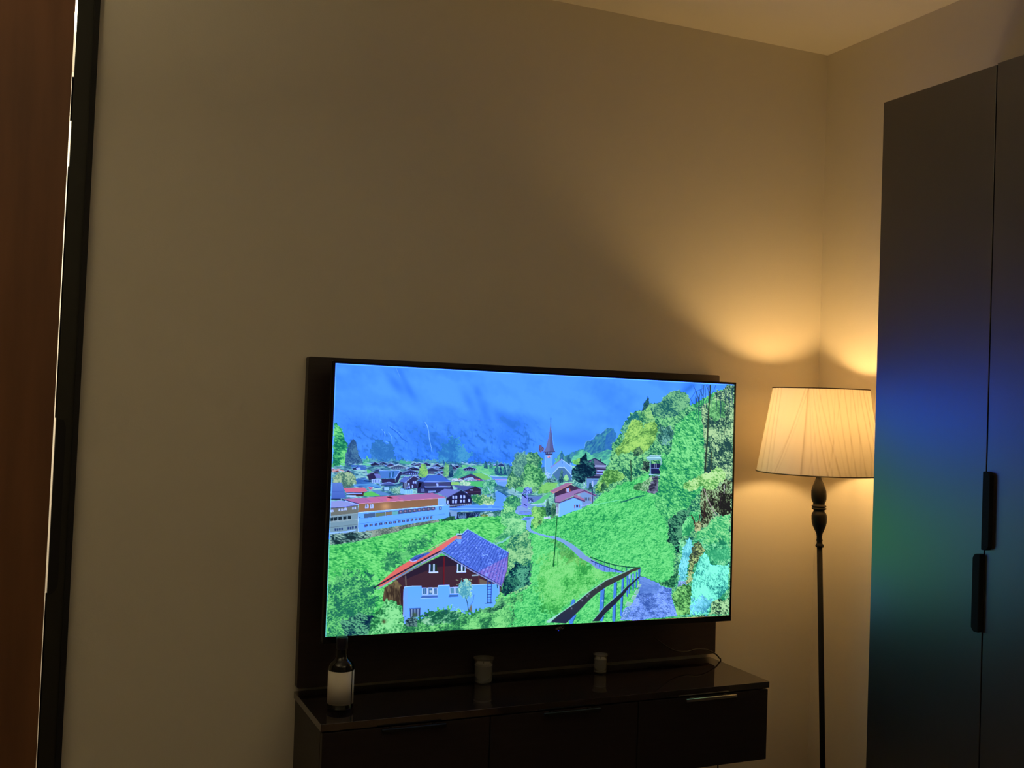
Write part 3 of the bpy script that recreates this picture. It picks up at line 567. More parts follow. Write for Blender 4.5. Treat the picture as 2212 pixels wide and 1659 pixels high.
    leafy(R_(-150, 100, 150, -150, 600, -60, 900, 200, 1100, 330, 1250, 350, 1400, 420, 900, 650, 560, 900, 0, 1250, -200, 700), (40, 150, 56), (92, 218, 88), (146, 250, 128), 2.4, -.7, 1.5, 9, 1.15, 30, 54, alpha=.8)
    leafy(G_(1000, 1050, 1250, 1180, 1450, 1380, 1660, 1520, 1300, 1500, 1050, 1350), (80, 140, 70), (120, 190, 80), (150, 230, 100), 3, -.5, 1.6, 10, 1.2, 25, 55, alpha=.45)
    line(H_(0, 715, 100, 690, 200, 650, 410, 595), 3.2, (20, 100, 96), .8); line(G_(1640, 440, 1800, 410, 2212, 330), 1.6, (120, 245, 180), .8)
    # poplar row and bush behind the far path
    leafy(B(1610, 600, 1640, 480, 1700, 380, 1740, 200, 1770, 60, 1810, 20, 1850, 0, 2100, -20, 2212, -30, 2290, 100, 2280, 400, 2290, 560, 2212, 700, 2050, 720, 1900, 660, 1790, 650), (36, 104, 90), (82, 156, 112), (140, 214, 140), 3.4, .9, 1.5, 2.5, 1.7, 40, 56)
    leafy(B(1740, 200, 1770, 20, 1860, -40, 1960, -60, 2020, 60, 1980, 240, 1900, 420, 1780, 420), (54, 110, 130), (84, 146, 150), (130, 200, 170), 3, .9, 1.5, 2.5, 1.6, 40, 57, alpha=.8)
    leafy(C_(0, 960, 60, 940, 160, 960, 250, 1040, 340, 1060, 420, 1180, 360, 1280, 240, 1380, 100, 1400, 0, 1380), (40, 120, 80), (96, 190, 110), (150, 235, 140), 3.2, .5, 1.4, 2, 1.6, 30, 58)
    for tx in (1880, 1905, 1800): line(B(tx, 560, tx, 700), 1.1, (30, 70, 80))
    fill(B(1780, 660, 1880, 590, 1980, 640, 1960, 700, 1900, 700), (96, 205, 120))
    leafy(C_(255, 1470, 330, 1330, 420, 1280, 640, 1300, 560, 1400, 470, 1470, 270, 1500), (80, 180, 80), (112, 205, 96), (136, 225, 110), 4, seed=59, rag=1)
    # hills to the right of the church
    leafy(C_(800, 780, 960, 700, 1110, 660, 1120, 560, 1180, 500, 1220, 520, 1360, 380, 1400, 400, 1520, 290, 1560, 280, 1640, 300, 1700, 400, 1640, 700, 1400, 900, 1000, 950, 880, 900), (36, 96, 166), (52, 126, 182), (76, 160, 180), 5, -.9, 2, 1.2, 1.2, 40, 60)
    line(C_(1110, 660, 1125, 570, 1180, 505, 1220, 520, 1355, 385, 1400, 395, 1520, 290), .9, (130, 190, 250), .7); fill(C_(1510, 420, 1640, 300, 1700, 420, 1640, 700, 1480, 680), (44, 104, 206), .6)
    leafy(C_(860, 900, 900, 820, 1000, 700, 1100, 690, 1230, 780, 1400, 720, 1560, 680, 1640, 700, 1640, 1000, 1200, 1000), (60, 140, 160), (76, 176, 160), (110, 220, 170), 5, -.4, 2, 1, 1.2, 30, 61); leafy(C_(870, 950, 900, 870, 1050, 840, 1060, 950), (90, 190, 90), (120, 215, 100), (150, 235, 120), 3, seed=62, rag=2)
    leafy(C_(540, 1000, 560, 860, 640, 800, 680, 700, 720, 780, 760, 800, 840, 760, 870, 900, 860, 1000), (40, 100, 140), (70, 146, 160), (100, 190, 170), 4, 1.4, 2, 1.5, 1.4, 30, 63); leafy(C_(640, 900, 690, 690, 720, 800, 720, 900), (30, 90, 160), (44, 110, 170), (60, 130, 180), 3, seed=64, rag=1)
    leafy(C_(270, 700, 280, 610, 330, 600, 380, 660, 360, 720, 300, 740), (70, 60, 110), (90, 80, 130), (110, 110, 150), 4, seed=65, rag=1.5)
    # church
    fill(C_(385, 790, 525, 785, 520, 1000, 515, 1150, 480, 1230, 420, 1200, 385, 1080), (110, 178, 252)); line(C_(385, 795, 388, 1080), 1.2, (170, 215, 240)); leafy(C_(390, 1090, 420, 1060, 480, 1130, 520, 1180, 640, 1240, 560, 1270, 440, 1240), (90, 150, 200), (140, 195, 240), (190, 225, 250), 3, seed=66, rag=2)
    fill(C_(495, 1010, 690, 865, 880, 1000, 880, 1240, 860, 1140, 740, 1010, 700, 990, 640, 1010, 520, 1130), (112, 172, 246)); line(C_(492, 1012, 690, 862), 1.4, (150, 130, 180)); line(C_(690, 862, 880, 1000), 1.3, (170, 215, 255)); fill(C_(530, 1140, 650, 1020, 740, 1020, 860, 1150, 880, 1260, 820, 1260, 640, 1250), (76, 122, 180)); line(C_(520, 1132, 640, 1010, 740, 1005, 860, 1140), 1.2, (185, 225, 245)); line(C_(702, 905, 702, 935), 1, (50, 90, 170)); line(C_(865, 1010, 868, 1230), 1.4, (150, 205, 250)); line(C_(850, 930, 852, 990), 1.2, (160, 205, 250))
    fill(C_(392, 730, 527, 730, 522, 782, 395, 785), (56, 60, 110));
    for k in range(4): line(C_(415 + k * 30, 735, 415 + k * 30, 755), 1.2, (130, 180, 250))
    fill(C_(430, 795, 480, 790, 482, 835, 432, 840), (206, 150, 180)); line(C_(440, 800, 475, 828), 1.3, (120, 70, 110)); line(C_(435, 815, 480, 812), 1, (240, 200, 215))
    fill(C_(356, 728, 400, 650, 430, 540, 460, 400, 480, 260, 490, 175, 500, 300, 520, 500, 540, 650, 572, 720, 530, 728), (92, 106, 170), 1, (84, 92, 152), True); fill(C_(356, 728, 400, 650, 430, 540, 460, 400, 488, 200, 470, 728), (112, 130, 192), .6); line(C_(490, 95, 491, 180), 1, (44, 80, 150)); line(C_(476, 120, 508, 118), .9, (44, 80, 150)); line(C_(356, 730, 570, 724), 1, (50, 50, 100)); line(C_(512, 300, 530, 500, 560, 700), .8, (120, 190, 255), .7)
    # garden, columnar trees, fir
    leafy(C_(640, 1300, 650, 1150, 680, 1060, 715, 1060, 730, 1200, 720, 1300), (26, 66, 96), (44, 96, 116), (80, 140, 140), 3, seed=67, rag=1); leafy(C_(720, 1260, 740, 1170, 790, 1140, 810, 1200, 800, 1250), (60, 140, 100), (110, 205, 130), (160, 240, 160), 3, seed=68, rag=1.5); line(C_(750, 1268, 900, 1262), 2, (40, 66, 130)); leafy(C_(390, 1250, 480, 1210, 600, 1240, 560, 1290, 420, 1290), (30, 66, 80), (60, 110, 120), (120, 180, 190), 3, seed=69, rag=1)
    leafy(C_(250, 1040, 265, 940, 295, 850, 320, 930, 325, 1020), (24, 96, 84), (30, 110, 92), (60, 150, 110), 3, seed=70, rag=.8)
    # chalet among firs
    fill(C_(1170, 900, 1300, 840, 1500, 960, 1510, 1080, 1430, 1180, 1160, 1180), (96, 104, 150)); line(C_(1170, 905, 1300, 845, 1500, 962), 2.4, (36, 48, 96)); fill(C_(1290, 965, 1540, 975, 1520, 1010, 1290, 1000), (150, 165, 225)); line(C_(1290, 1035, 1500, 1050), 2.6, (52, 46, 90)); line(C_(1350, 1070, 1480, 1075), 1.6, (170, 200, 245)); fill(C_(1340, 1085, 1470, 1100, 1440, 1170, 1340, 1160), (70, 64, 120)); line(C_(1340, 1125, 1440, 1130), 2, (150, 180, 240)); fill(C_(1150, 1160, 1420, 1175, 1400, 1215, 1150, 1215), (36, 40, 80)); fill(C_(1150, 1215, 1420, 1215, 1400, 1310, 1290, 1330, 1150, 1400), (104, 150, 220)); line(C_(1290, 1250, 1400, 1250), 1, (60, 90, 170)); line(C_(1408, 860, 1408, 900), 2, (40, 46, 84))
    leafy(C_(890, 1180, 880, 1060, 930, 1040, 960, 980, 1010, 940, 1050, 840, 1090, 790, 1130, 730, 1160, 820, 1180, 900, 1230, 900, 1290, 880, 1310, 1000, 1340, 1060, 1330, 1130, 1250, 1170, 1160, 1200, 1120, 1290, 1000, 1290, 920, 1240), (8, 34, 60), (20, 62, 84), (56, 120, 124), 3.6, .3, 1.7, 2.2, 1.6, 25, 71)
    leafy(C_(900, 1300, 930, 1260, 1060, 1300, 1070, 1350, 960, 1380), (40, 110, 130), (90, 170, 170), (150, 220, 210), 4, seed=72, rag=2); leafy(C_(1180, 1420, 1190, 1310, 1230, 1280, 1260, 1420), (26, 60, 90), (50, 100, 120), (90, 150, 150), 3, seed=73, rag=1.5); soft(*C_(1110, 1310)[0], 2.5, 2.5, (190, 225, 255), .9); soft(*C_(1110, 1370)[0], 2.5, 3, (170, 215, 255), .9)
    # tall trees right of the church
    leafy(C_(1300, 1480, 1290, 1380, 1400, 1200, 1500, 1020, 1570, 920, 1600, 780, 1620, 580, 1740, 440, 1800, 250, 1900, 100, 1980, 0, 2212, -60) + D_(380, 560, 540, 440, 700, 420, 800, 290, 940, 210, 1060, 190, 1200, 260, 1260, 340, 1260, 460, 1340, 500, 1480, 470, 1640, 400, 1760, 200, 1880, 180, 1960, 90, 2080, 85) + [(1586, 1340), (1500, 1345), (1470, 1335), (1450, 1270), (1460, 1180), (1440, 1120), (1420, 1070), (1400, 1020), (1372, 1033), (1345, 1042), (1310, 1062), (1290, 1068)], (20, 92, 84), (78, 168, 110), (146, 234, 140), 3.5, .45, 1.5, 2.6, 1.75, 45, 74)
    leafy(D_(380, 560, 540, 440, 700, 420, 800, 290, 940, 210, 1060, 190, 1200, 260, 1260, 340, 1260, 460, 1100, 560, 1000, 660, 800, 700, 560, 640, 400, 700), (30, 98, 104), (84, 158, 120), (130, 206, 140), 3.2, .5, 1.5, 2.2, 1.7, 30, 75)
    leafy(D_(0, 1000, 0, 880, 100, 760, 200, 620, 300, 590, 340, 700, 200, 900, 60, 1100), (30, 110, 120), (76, 160, 130), (130, 214, 160), 3, .5, 1.5, 2, 1.6, 30, 76)
    leafy(D_(360, 620, 420, 540, 500, 480, 560, 600, 620, 780, 480, 780), (50, 128, 90), (110, 190, 110), (160, 232, 130), 3, .5, 1.5, 2, 1.6, 30, 77)
    leafy(D_(120, 860, 180, 740, 260, 710, 380, 790, 380, 900, 440, 800, 540, 760, 640, 780, 680, 920, 640, 1080, 560, 1190, 500, 1300, 380, 1340, 260, 1300, 100, 1360, -80, 1400, -120, 1300, 20, 1140), (86, 150, 70), (138, 212, 92), (178, 244, 110), 3.2, -.5, 1.5, 2.4, 1.55, 30, 78)
    leafy(C_(1300, 1440, 1400, 1250, 1500, 1080, 1640, 1060, 1800, 1100, 1860, 1200, 1700, 1280, 1560, 1330, 1420, 1470), (60, 130, 60), (120, 200, 90), (165, 240, 120), 3, .5, 1.3, 2.2, 1.5, 30, 79); leafy(C_(1390, 1470, 1420, 1350, 1480, 1280, 1530, 1360, 1480, 1420), (26, 74, 60), (50, 110, 76), (90, 160, 100), 3, seed=80, rag=1.5)
    line(D_(175, 1480, 180, 1659), 1.9, (30, 60, 56)); line(C_(1970, 1000, 1968, 1270), 1.8, (36, 70, 60))
    leafy(D_(700, 840, 860, 830, 960, 900, 960, 1000, 900, 1160, 800, 1180, 660, 1120, 680, 980), (20, 66, 84), (60, 120, 130), (120, 180, 190), 3.2, 1.2, 1.8, 6, 1.8, 20, 81, alpha=.75); leafy(D_(380, 1480, 520, 1500, 520, 1659, 480, 1700, 360, 1659, 400, 1560), (14, 30, 40), (40, 70, 70), (100, 140, 110), 3, seed=82, rag=2); leafy(D_(230, 1290, 330, 1230, 400, 1330, 320, 1400, 240, 1400), (20, 60, 60), (60, 110, 80), (120, 180, 110), 3, seed=83, rag=2)
    leafy(D_(380, 540, 420, 420, 460, 380, 486, 305, 510, 380, 520, 420, 500, 480, 440, 530, 390, 570), (20, 60, 90), (28, 76, 96), (50, 110, 110), 3, .5, 1.5, 1.4, 1.2, 20, 84); line(D_(486, 305, 480, 400), 1.2, (24, 60, 96))
    # chestnut leaves, dark hollow, bare twigs
    leafy(D_(740, 1640, 800, 1480, 920, 1260, 940, 1050, 1000, 850, 1200, 640, 1400, 520, 1560, 640, 1560, 1100, 1520, 1400, 1540, 1659) + H_(1540, 0, 1500, 500, 1300, 700, 1200, 900, 1000, 1050, 860, 1060, 640, 800, 590, 620, 660, 540, 720, 240, 740, 20), (22, 130, 90), (76, 196, 100), (140, 252, 140), 4.0, .55, 1.5, 2, 1.45, 35, 85, bias=.05)
    leafy(D_(1480, 470, 1640, 400, 1760, 200, 1880, 180, 1960, 90, 2080, 85) + [(1584, 1130), (1560, 1130), (1520, 1120), (1520, 950), (1512, 880)], (36, 74, 76), (110, 164, 116), (186, 232, 160), 3.2, .7, 1.3, 1.5, 2.0, 30, 86)
    leafy(D_(1560, 420, 1700, 330, 1900, 400, 1900, 700, 1720, 760, 1620, 660), (60, 130, 80), (110, 206, 110), (160, 248, 140), 3.2, .3, 1.5, 2.5, 1.5, 30, 87, alpha=.8)
    for k in range(34):
        x = 1497 + rng.rand() * 84; y0 = 828 + rng.rand() * 30 + (0 if x > 1515 else 8); l = 18 + rng.rand() * 34; d = (rng.rand() - .5) * 14
        line([(x, y0), (x + d * .5, y0 + l * .5), (x + d * .3, y0 + l)], .9, (36, 66, 104), .8)
    for p in ((1330, 100, 1370, 200, 1420, 320, 1450, 440), (1560, 80, 1600, 180, 1630, 250), (1450, 190, 1490, 260, 1520, 360), (1280, 350, 1310, 420, 1360, 460), (1740, 90, 1700, 200, 1640, 300)): line(D_(*p), 1.1, (44, 74, 120), .85)
    line(D_(1640, 90, 1630, 300, 1615, 500, 1600, 800, 1590, 1100, 1565, 1400, 1555, 1659), 2.6, (44, 62, 50), .95, 3.4); line(D_(1970, 380, 1950, 700, 1900, 1000), 1.6, (50, 80, 70), .7); line(D_(1670, 1320, 1650, 1659), 2.2, (70, 80, 50), .7)
    # white-roofed shelter
    fill(D_(450, 1425, 560, 1380, 800, 1385, 820, 1430, 740, 1460, 500, 1480), (130, 190, 214)); line(D_(520, 1385, 740, 1385), 1, (190, 235, 245)); line(D_(480, 1430, 760, 1420), 1.6, (190, 240, 240)); fill(H_(540, 10, 735, 0, 725, 195, 550, 195), (30, 38, 88)); line(H_(535, -60, 540, 200), 2.6, (130, 180, 220)); line(H_(735, -60, 728, 220), 2, (140, 200, 215)); line(H_(540, 90, 730, 95), 1.3, (120, 150, 220)); line(H_(620, 0, 620, 90), 1, (140, 160, 210)); line(H_(650, 0, 650, 90), .9, (140, 160, 210)); line(H_(520, 205, 720, 225), 2, (180, 230, 235))
    # shelter is half hidden
    leafy([(1424, 985), (1432, 975), (1442, 985), (1442, 1028), (1424, 1030), (1420, 1010), (1427, 998)], (22, 130, 90), (76, 196, 100), (140, 252, 140), 3.4, .55, 1.5, 3, 1.6, 25, 140)
    leafy(H_(560, 240, 690, 245, 680, 520, 600, 560, 480, 540, 500, 400), (44, 44, 70), (84, 90, 120), (130, 140, 170), 3, 0, 2.4, 1.4, 1.6, 20, 88); leafy(H_(230, 480, 260, 380, 420, 330, 540, 250, 600, 300, 520, 400, 500, 500, 400, 520), (50, 110, 70), (110, 180, 110), (180, 220, 180), 3, seed=89, rag=2)
    # lit maple sprays, undergrowth with trunks
    leafy(H_(1150, 480, 1160, 350, 1400, 260, 1520, 190, 1640, 170, 1700, 90, 1820, 60, 1900, 160, 1910, 300, 1800, 380, 1780, 480, 1640, 520, 1500, 420, 1300, 520), (70, 150, 70), (150, 226, 110), (200, 255, 160), 3.6, .4, 1.4, 2.4, 1.5, 25, 90)
    leafy(H_(1500, 480, 1800, 480, 1920, 300, 2040, 300, 2030, 900, 1900, 1000, 1740, 900, 1620, 1100, 1590, 1220, 1500, 1180, 1460, 900, 1440, 700), (34, 34, 34), (84, 100, 70), (160, 200, 140), 3, 1.2, 1.6, 2, 2.1, 20, 91); line(H_(1530, 480, 1600, 660, 1680, 830, 1760, 960), 2, (190, 180, 180), .8); line(H_(1910, 400, 1900, 560), 1.6, (200, 200, 215), .8); line(H_(1545, 700, 1540, 1000), 4, (60, 40, 40), .7); line(H_(1800, 420, 1850, 600, 1830, 760), 1.8, (50, 40, 50), .7)
    leafy(H_(880, 1040, 1000, 960, 1100, 850, 1300, 880, 1300, 960, 1200, 1000, 1180, 1200, 1100, 1400, 1130, 1640, 1040, 1659, 960, 1500, 860, 1420, 880, 1200), (8, 40, 46), (30, 92, 76), (90, 170, 120), 3.2, .6, 1.4, 2.4, 1.6, 25, 92, bias=-.1)
    leafy(H_(1200, 1000, 1300, 900, 1450, 910, 1440, 1050, 1340, 1060, 1360, 1200, 1230, 1340, 1120, 1360, 1130, 1200), (40, 150, 90), (84, 214, 116), (140, 250, 150), 3, seed=93, rag=2)
    line(H_(1300, 960, 1350, 1060, 1400, 1280), 2.2, (70, 40, 36)); line(H_(1440, 940, 1460, 1000, 1410, 1120), 1.6, (80, 50, 44)); leafy(H_(1360, 1100, 1480, 1080, 1500, 1200, 1430, 1300, 1380, 1300), (50, 44, 36), (110, 120, 80), (200, 214, 150), 2.5, seed=94, rag=1.5)
    leafy(H_(1620, 1160, 1680, 1030, 1800, 990, 2020, 940, 2000, 1300, 2000, 1659, 1400, 1659, 1380, 1400, 1420, 1260), (36, 150, 90), (92, 216, 120), (160, 250, 150), 3.2, .6, 1.6, 2, 1.4, 35, 95, bias=.05)
    # waterfalls (pale torrents) and banks at the lower right
    leafy(Q_(440, 0, 520, -120, 700, -40, 860, -150, 1100, -30, 1300, -140, 1530, -60, 1530, 420, 1500, 1440, 360, 1480, 280, 1130, 320, 900, 380, 700, 460, 400), (30, 130, 90), (86, 205, 130), (150, 245, 170), 3.2, .5, 1.5, 6, 1.5, 30, 96, bias=.04)
    leafy(Q_(760, -40, 840, -120, 940, -30, 990, 130, 860, 290, 800, 430, 740, 620, 720, 800, 560, 800, 620, 600, 660, 380, 700, 100), (54, 70, 60), (120, 150, 84), (190, 220, 140), 3, .3, 1.4, 4, 1.9, 25, 97)
    leafy(Q_(590, -60, 640, -170, 710, -120, 745, 0, 740, 100, 660, 250, 640, 440, 600, 620, 580, 800, 450, 800, 460, 560, 490, 340, 530, 120), (64, 160, 190), (104, 206, 222), (140, 240, 240), 2.8, 1.4, 1.6, 3, 1.5, 20, 98); leafy(Q_(390, 900, 430, 760, 590, 740, 610, 830, 480, 880), (60, 100, 130), (110, 150, 200), (170, 200, 240), 3, seed=99, rag=1.5)
    leafy(Q_(1000, 140, 1120, 60, 1260, 80, 1380, 10, 1530, 60, 1530, 300, 1300, 300, 1100, 380, 960, 330), (50, 170, 110), (96, 222, 140), (150, 252, 180), 3, 1.0, 1.6, 7, 1.3, 25, 100, alpha=.8)
    leafy(Q_(760, 620, 830, 400, 880, 260, 990, 150, 1090, 240, 1120, 400, 1300, 420, 1510, 400, 1500, 900, 1280, 1130, 1150, 1190, 1080, 1450, 680, 1460, 720, 1200, 710, 900), (40, 140, 140), (100, 222, 196), (140, 252, 232), 3.4, 1.1, 1.6, 1.2, 1.5, 30, 101, bias=.08)
    leafy(Q_(770, 1150, 950, 1020, 1160, 1180, 1120, 1300, 1080, 1450, 690, 1460, 700, 1300), (70, 150, 200), (104, 200, 232), (136, 226, 250), 3, .9, 1.5, 7, 1.4, 25, 102, alpha=.8)
    leafy(Q_(1130, 1400, 1150, 1200, 1290, 1110, 1420, 1180, 1510, 1050, 1510, 1440, 1090, 1450), (24, 50, 50), (110, 170, 110), (180, 236, 160), 4, .7, 1.4, 1.5, 2, 20, 103)
    leafy(Q_(300, 1110, 330, 960, 420, 860, 600, 820, 720, 860, 700, 1100, 680, 1460, 420, 1480, 360, 1250), (40, 100, 50), (96, 180, 90), (150, 240, 120), 3.8, .5, 1.3, 1.8, 1.6, 25, 104)
    leafy(Q_(0, 760, 60, 830, 280, 890, 330, 900, 420, 700, 440, 480, 380, 560, 250, 720, 120, 760), (18, 76, 56), (48, 130, 84), (96, 190, 110), 3, seed=105, rag=1.5)
    # ---- chalets below the church
    fill(G_(980, 200, 1200, 60, 1300, 60, 1400, 100, 1480, 150, 1300, 220, 1000, 280), (64, 48, 84)); fill(G_(905, 170, 1200, 20, 1310, 25, 960, 205), (164, 116, 166)); line(G_(905, 175, 965, 210, 1310, 35), 1.2, (220, 160, 160)); line(G_(1310, 35, 1480, 150), 1.2, (60, 50, 100)); fill(G_(1205, 130, 1250, 115, 1255, 185, 1210, 190), (160, 190, 240)); fill(G_(1190, 130, 1205, 128, 1205, 180, 1192, 182), (210, 120, 120)); line(G_(1260, 120, 1275, 175), 2, (170, 90, 90))
    fill(G_(985, 200, 1000, 200, 1000, 380, 985, 380), (60, 70, 130)); fill(G_(1450, 200, 1560, 190, 1720, 270, 1700, 370, 1650, 410, 1490, 470), (120, 160, 226)); fill(G_(1000, 320, 1010, 270, 1430, 130, 1530, 140, 1350, 230, 1340, 260, 1080, 370, 1000, 370), (146, 120, 186), 1, (160, 122, 184)); fill(G_(1340, 225, 1530, 140, 1760, 245, 1730, 270, 1540, 190, 1360, 240), (158, 124, 184)); line(G_(1350, 232, 1540, 165, 1750, 262), 1.4, (50, 44, 100)); fill(G_(1350, 240, 1400, 240, 1560, 330, 1530, 360, 1340, 275), (164, 116, 168))
    fill(G_(1075, 400, 1340, 290, 1480, 360, 1500, 410, 1480, 500, 1330, 540, 1060, 650), (120, 192, 250)); line(G_(1000, 375, 1080, 385, 1340, 285, 1540, 360), 2.6, (84, 66, 130)); line(G_(1070, 405, 1065, 640), 1, (190, 225, 250)); fill(G_(1010, 400, 1060, 395, 1055, 620, 1010, 560), (130, 140, 180)); fill(G_(1380, 425, 1420, 420, 1420, 475, 1385, 478), (40, 50, 110)); fill(G_(1345, 425, 1370, 422, 1368, 490, 1350, 490), (140, 110, 130)); fill(G_(1435, 420, 1455, 418, 1455, 480, 1438, 482), (140, 110, 130)); line(G_(1480, 440, 1640, 420), 1, (200, 210, 250))
    for wx in (1545, 1610): fill(G_(wx, 290, wx + 40, 285, wx + 40, 345, wx, 350), (60, 84, 130)); line(G_(wx + 20, 288, wx + 20, 346), .8, (170, 190, 220))
    soft(*G_(1435, 250)[0], 3, 3, (170, 200, 245), .9); line(G_(1690, 270, 1685, 400), 1.8, (60, 56, 110)); line(G_(1655, 280, 1660, 360), 1.2, (190, 150, 180)); line(G_(1690, 60, 1690, 250), 1.6, (44, 50, 110)); line(G_(1685, 0, 1688, 80), 3, (170, 200, 250))
    # small square with parked things, bushes, lamp post, path
    leafy(G_(380, 230, 420, 120, 500, 80, 570, 120, 590, 220, 480, 240), (44, 60, 140), (84, 110, 200), (150, 190, 250), 3, seed=106, rag=1.5); fill(G_(390, 260, 500, 250, 490, 380, 560, 420, 480, 500, 370, 480), (126, 146, 236)); fill(G_(500, 270, 760, 270, 700, 340, 600, 380, 500, 360), (96, 130, 210)); leafy(G_(500, 300, 600, 290, 600, 380, 500, 380), (30, 44, 110), (80, 110, 190), (160, 190, 240), 2.4, seed=107, rag=.8); line(G_(500, 252, 770, 260), 1.4, (44, 66, 150)); line(G_(776, 160, 774, 260), 1.2, (180, 220, 180)); fill(G_(570, 410, 760, 290, 920, 180, 900, 260, 760, 400), (100, 214, 130)); line(G_(560, 420, 800, 400, 830, 330), 1.4, (190, 220, 255)); fill(G_(480, 440, 800, 420, 820, 470, 580, 500), (116, 166, 226)); line(G_(400, 240, 470, 300), 2.6, (30, 40, 110)); line(G_(350, 430, 360, 470), 3.2, (24, 34, 100)); line(G_(430, 420, 470, 440), 2.4, (30, 40, 110))
    fill(G_(280, 460, 380, 440, 480, 500, 600, 540, 600, 600, 380, 610, 230, 600), (130, 170, 236)); 
    for k in range(3): line(G_(340, 545 + k * 22, 600, 560 + k * 18), .7, (60, 80, 160))
    leafy(G_(60, 420, 90, 300, 200, 230, 330, 260, 360, 380, 300, 520, 220, 640, 100, 680, 0, 660), (40, 120, 100), (90, 195, 120), (160, 245, 150), 3.2, seed=108, rag=2.4); leafy(G_(0, 560, 200, 560, 380, 640, 480, 760, 460, 860, 200, 900, 0, 760), (50, 150, 100), (96, 205, 120), (150, 245, 150), 3, seed=109, rag=2)
    leafy(G_(560, 500, 620, 460, 780, 450, 850, 500, 850, 620, 780, 640, 760, 760, 620, 860, 560, 780, 570, 640), (60, 140, 70), (110, 200, 100), (160, 245, 120), 3, seed=110, rag=2); leafy(G_(680, 760, 690, 700, 740, 690, 740, 760), (20, 70, 60), (50, 110, 70), (90, 150, 90), 2.4, seed=111, rag=1)
    leafy(G_(820, 620, 830, 450, 860, 320, 900, 420, 930, 600, 880, 640), (10, 50, 60), (24, 76, 80), (60, 120, 110), 3, seed=112, rag=1.2); leafy(G_(920, 680, 930, 420, 970, 380, 1010, 480, 1010, 600, 970, 670), (26, 80, 70), (60, 120, 90), (110, 170, 120), 3, seed=113, rag=1.2); leafy(G_(790, 680, 800, 640, 910, 640, 920, 680), (120, 150, 190), (170, 200, 230), (220, 235, 250), 3, seed=114, rag=1)
    fill(G_(370, 700, 440, 650, 600, 640, 610, 665, 560, 700, 540, 830, 560, 890, 700, 950, 850, 990, 1010, 1010, 1130, 1050, 1300, 1140, 1460, 1260, 1560, 1360, 1680, 1430, 1800, 1500, 1900, 1659, 1760, 1600, 1640, 1500, 1450, 1400, 1300, 1250, 1150, 1130, 1000, 1060, 700, 980, 540, 930, 460, 860, 480, 720), (128, 184, 238), 1, (128, 156, 222)); fill(G_(400, 690, 460, 660, 560, 655, 520, 700, 420, 700), (84, 132, 222)); line(G_(1010, 1012, 1130, 1052, 1300, 1142, 1460, 1262, 1560, 1362), .9, (96, 200, 210), .8)
    line(G_(1035, 640, 1010, 1000, 985, 1350, 965, 1560), 1.9, (14, 96, 50), 1, 2.6); soft(*G_(1030, 605)[0], 3, 3, (210, 230, 255), .95); line(G_(1030, 480, 1030, 560), 3, (170, 190, 230)); line(G_(1048, 1300, 1050, 1590), 1.3, (34, 130, 60)); line(G_(1660, 850, 1662, 900), 1, (40, 150, 60))
    # shrub right of the chalet
    leafy([(1100, 1160), (1110, 1142), (1122, 1132), (1136, 1140), (1142, 1165), (1148, 1190), (1147, 1225), (1143, 1262), (1125, 1280), (1100, 1282), (1090, 1250), (1096, 1205), (1090, 1185)], (28, 110, 96), (92, 176, 110), (160, 232, 150), 3, -.5, 1.3, 3, 1.6, 30, 115)
    leafy([(1095, 1240), (1110, 1215), (1142, 1225), (1144, 1262), (1110, 1278), (1085, 1285), (1082, 1262)], (6, 40, 62), (24, 92, 90), (90, 180, 140), 3.4, -.4, 1.3, 3, 1.8, 25, 116)
    line(B(1700, 1520, 1560, 1620, 1390, 1659) + [(1066, 1172)], 3.5, (130, 205, 220), .9)
    leafy(B(1640, 1150, 1750, 1180, 1850, 1200, 1960, 1240, 1990, 1400, 1900, 1480, 1700, 1500, 1560, 1560, 1400, 1659, 1420, 1560, 1560, 1460, 1640, 1340), (50, 150, 100), (110, 210, 130), (160, 248, 160), 2.6, -.5, 1.4, 2.5, 1.4, 30, 117)
    # ---- the brown and white chalet
    fill(K_(60, 560, 100, 500, 1630, 520, 1900, 560, 1880, 640, 1850, 950, 70, 1300), (46, 30, 40)); fill(T_(780, 880, 960, 740, 990, 860, 960, 1050, 760, 1000), (92, 80, 66)); leafy(T_(780, 870, 960, 760, 985, 860, 930, 1050, 770, 1010), (60, 48, 40), (96, 82, 62), (130, 116, 80), 5, 1.5, 2.5, .5, 1.2, 20, 118); fill(T_(935, 860, 975, 850, 970, 1060, 945, 1050), (56, 32, 42))
    fill(K_(-60, 420, 780, 0, 900, 0, 1560, 360, 1900, 560, 1720, 560, 920, 570, 100, 600), (66, 42, 58)); fill(K_(0, 340, 780, 0, 900, 0, 1200, 170, 700, 210, 250, 380, 130, 440), (26, 24, 52), .55)
    fill(K_(1480, 520, 1480, 420, 1640, 480, 1700, 530), (112, 98, 88)); line(K_(832, 30, 826, 545), 2.2, (112, 26, 40)); line(K_(818, 110, 812, 545), .9, (30, 20, 36)); line(K_(125, 380, 135, 540), 3.2, (98, 84, 90)); line(K_(1470, 370, 1465, 515), 2.6, (92, 48, 62)); line(K_(1350, 365, 1450, 360), 3, (150, 185, 215)); line(K_(1320, 310, 1440, 330), 1.4, (40, 30, 50))
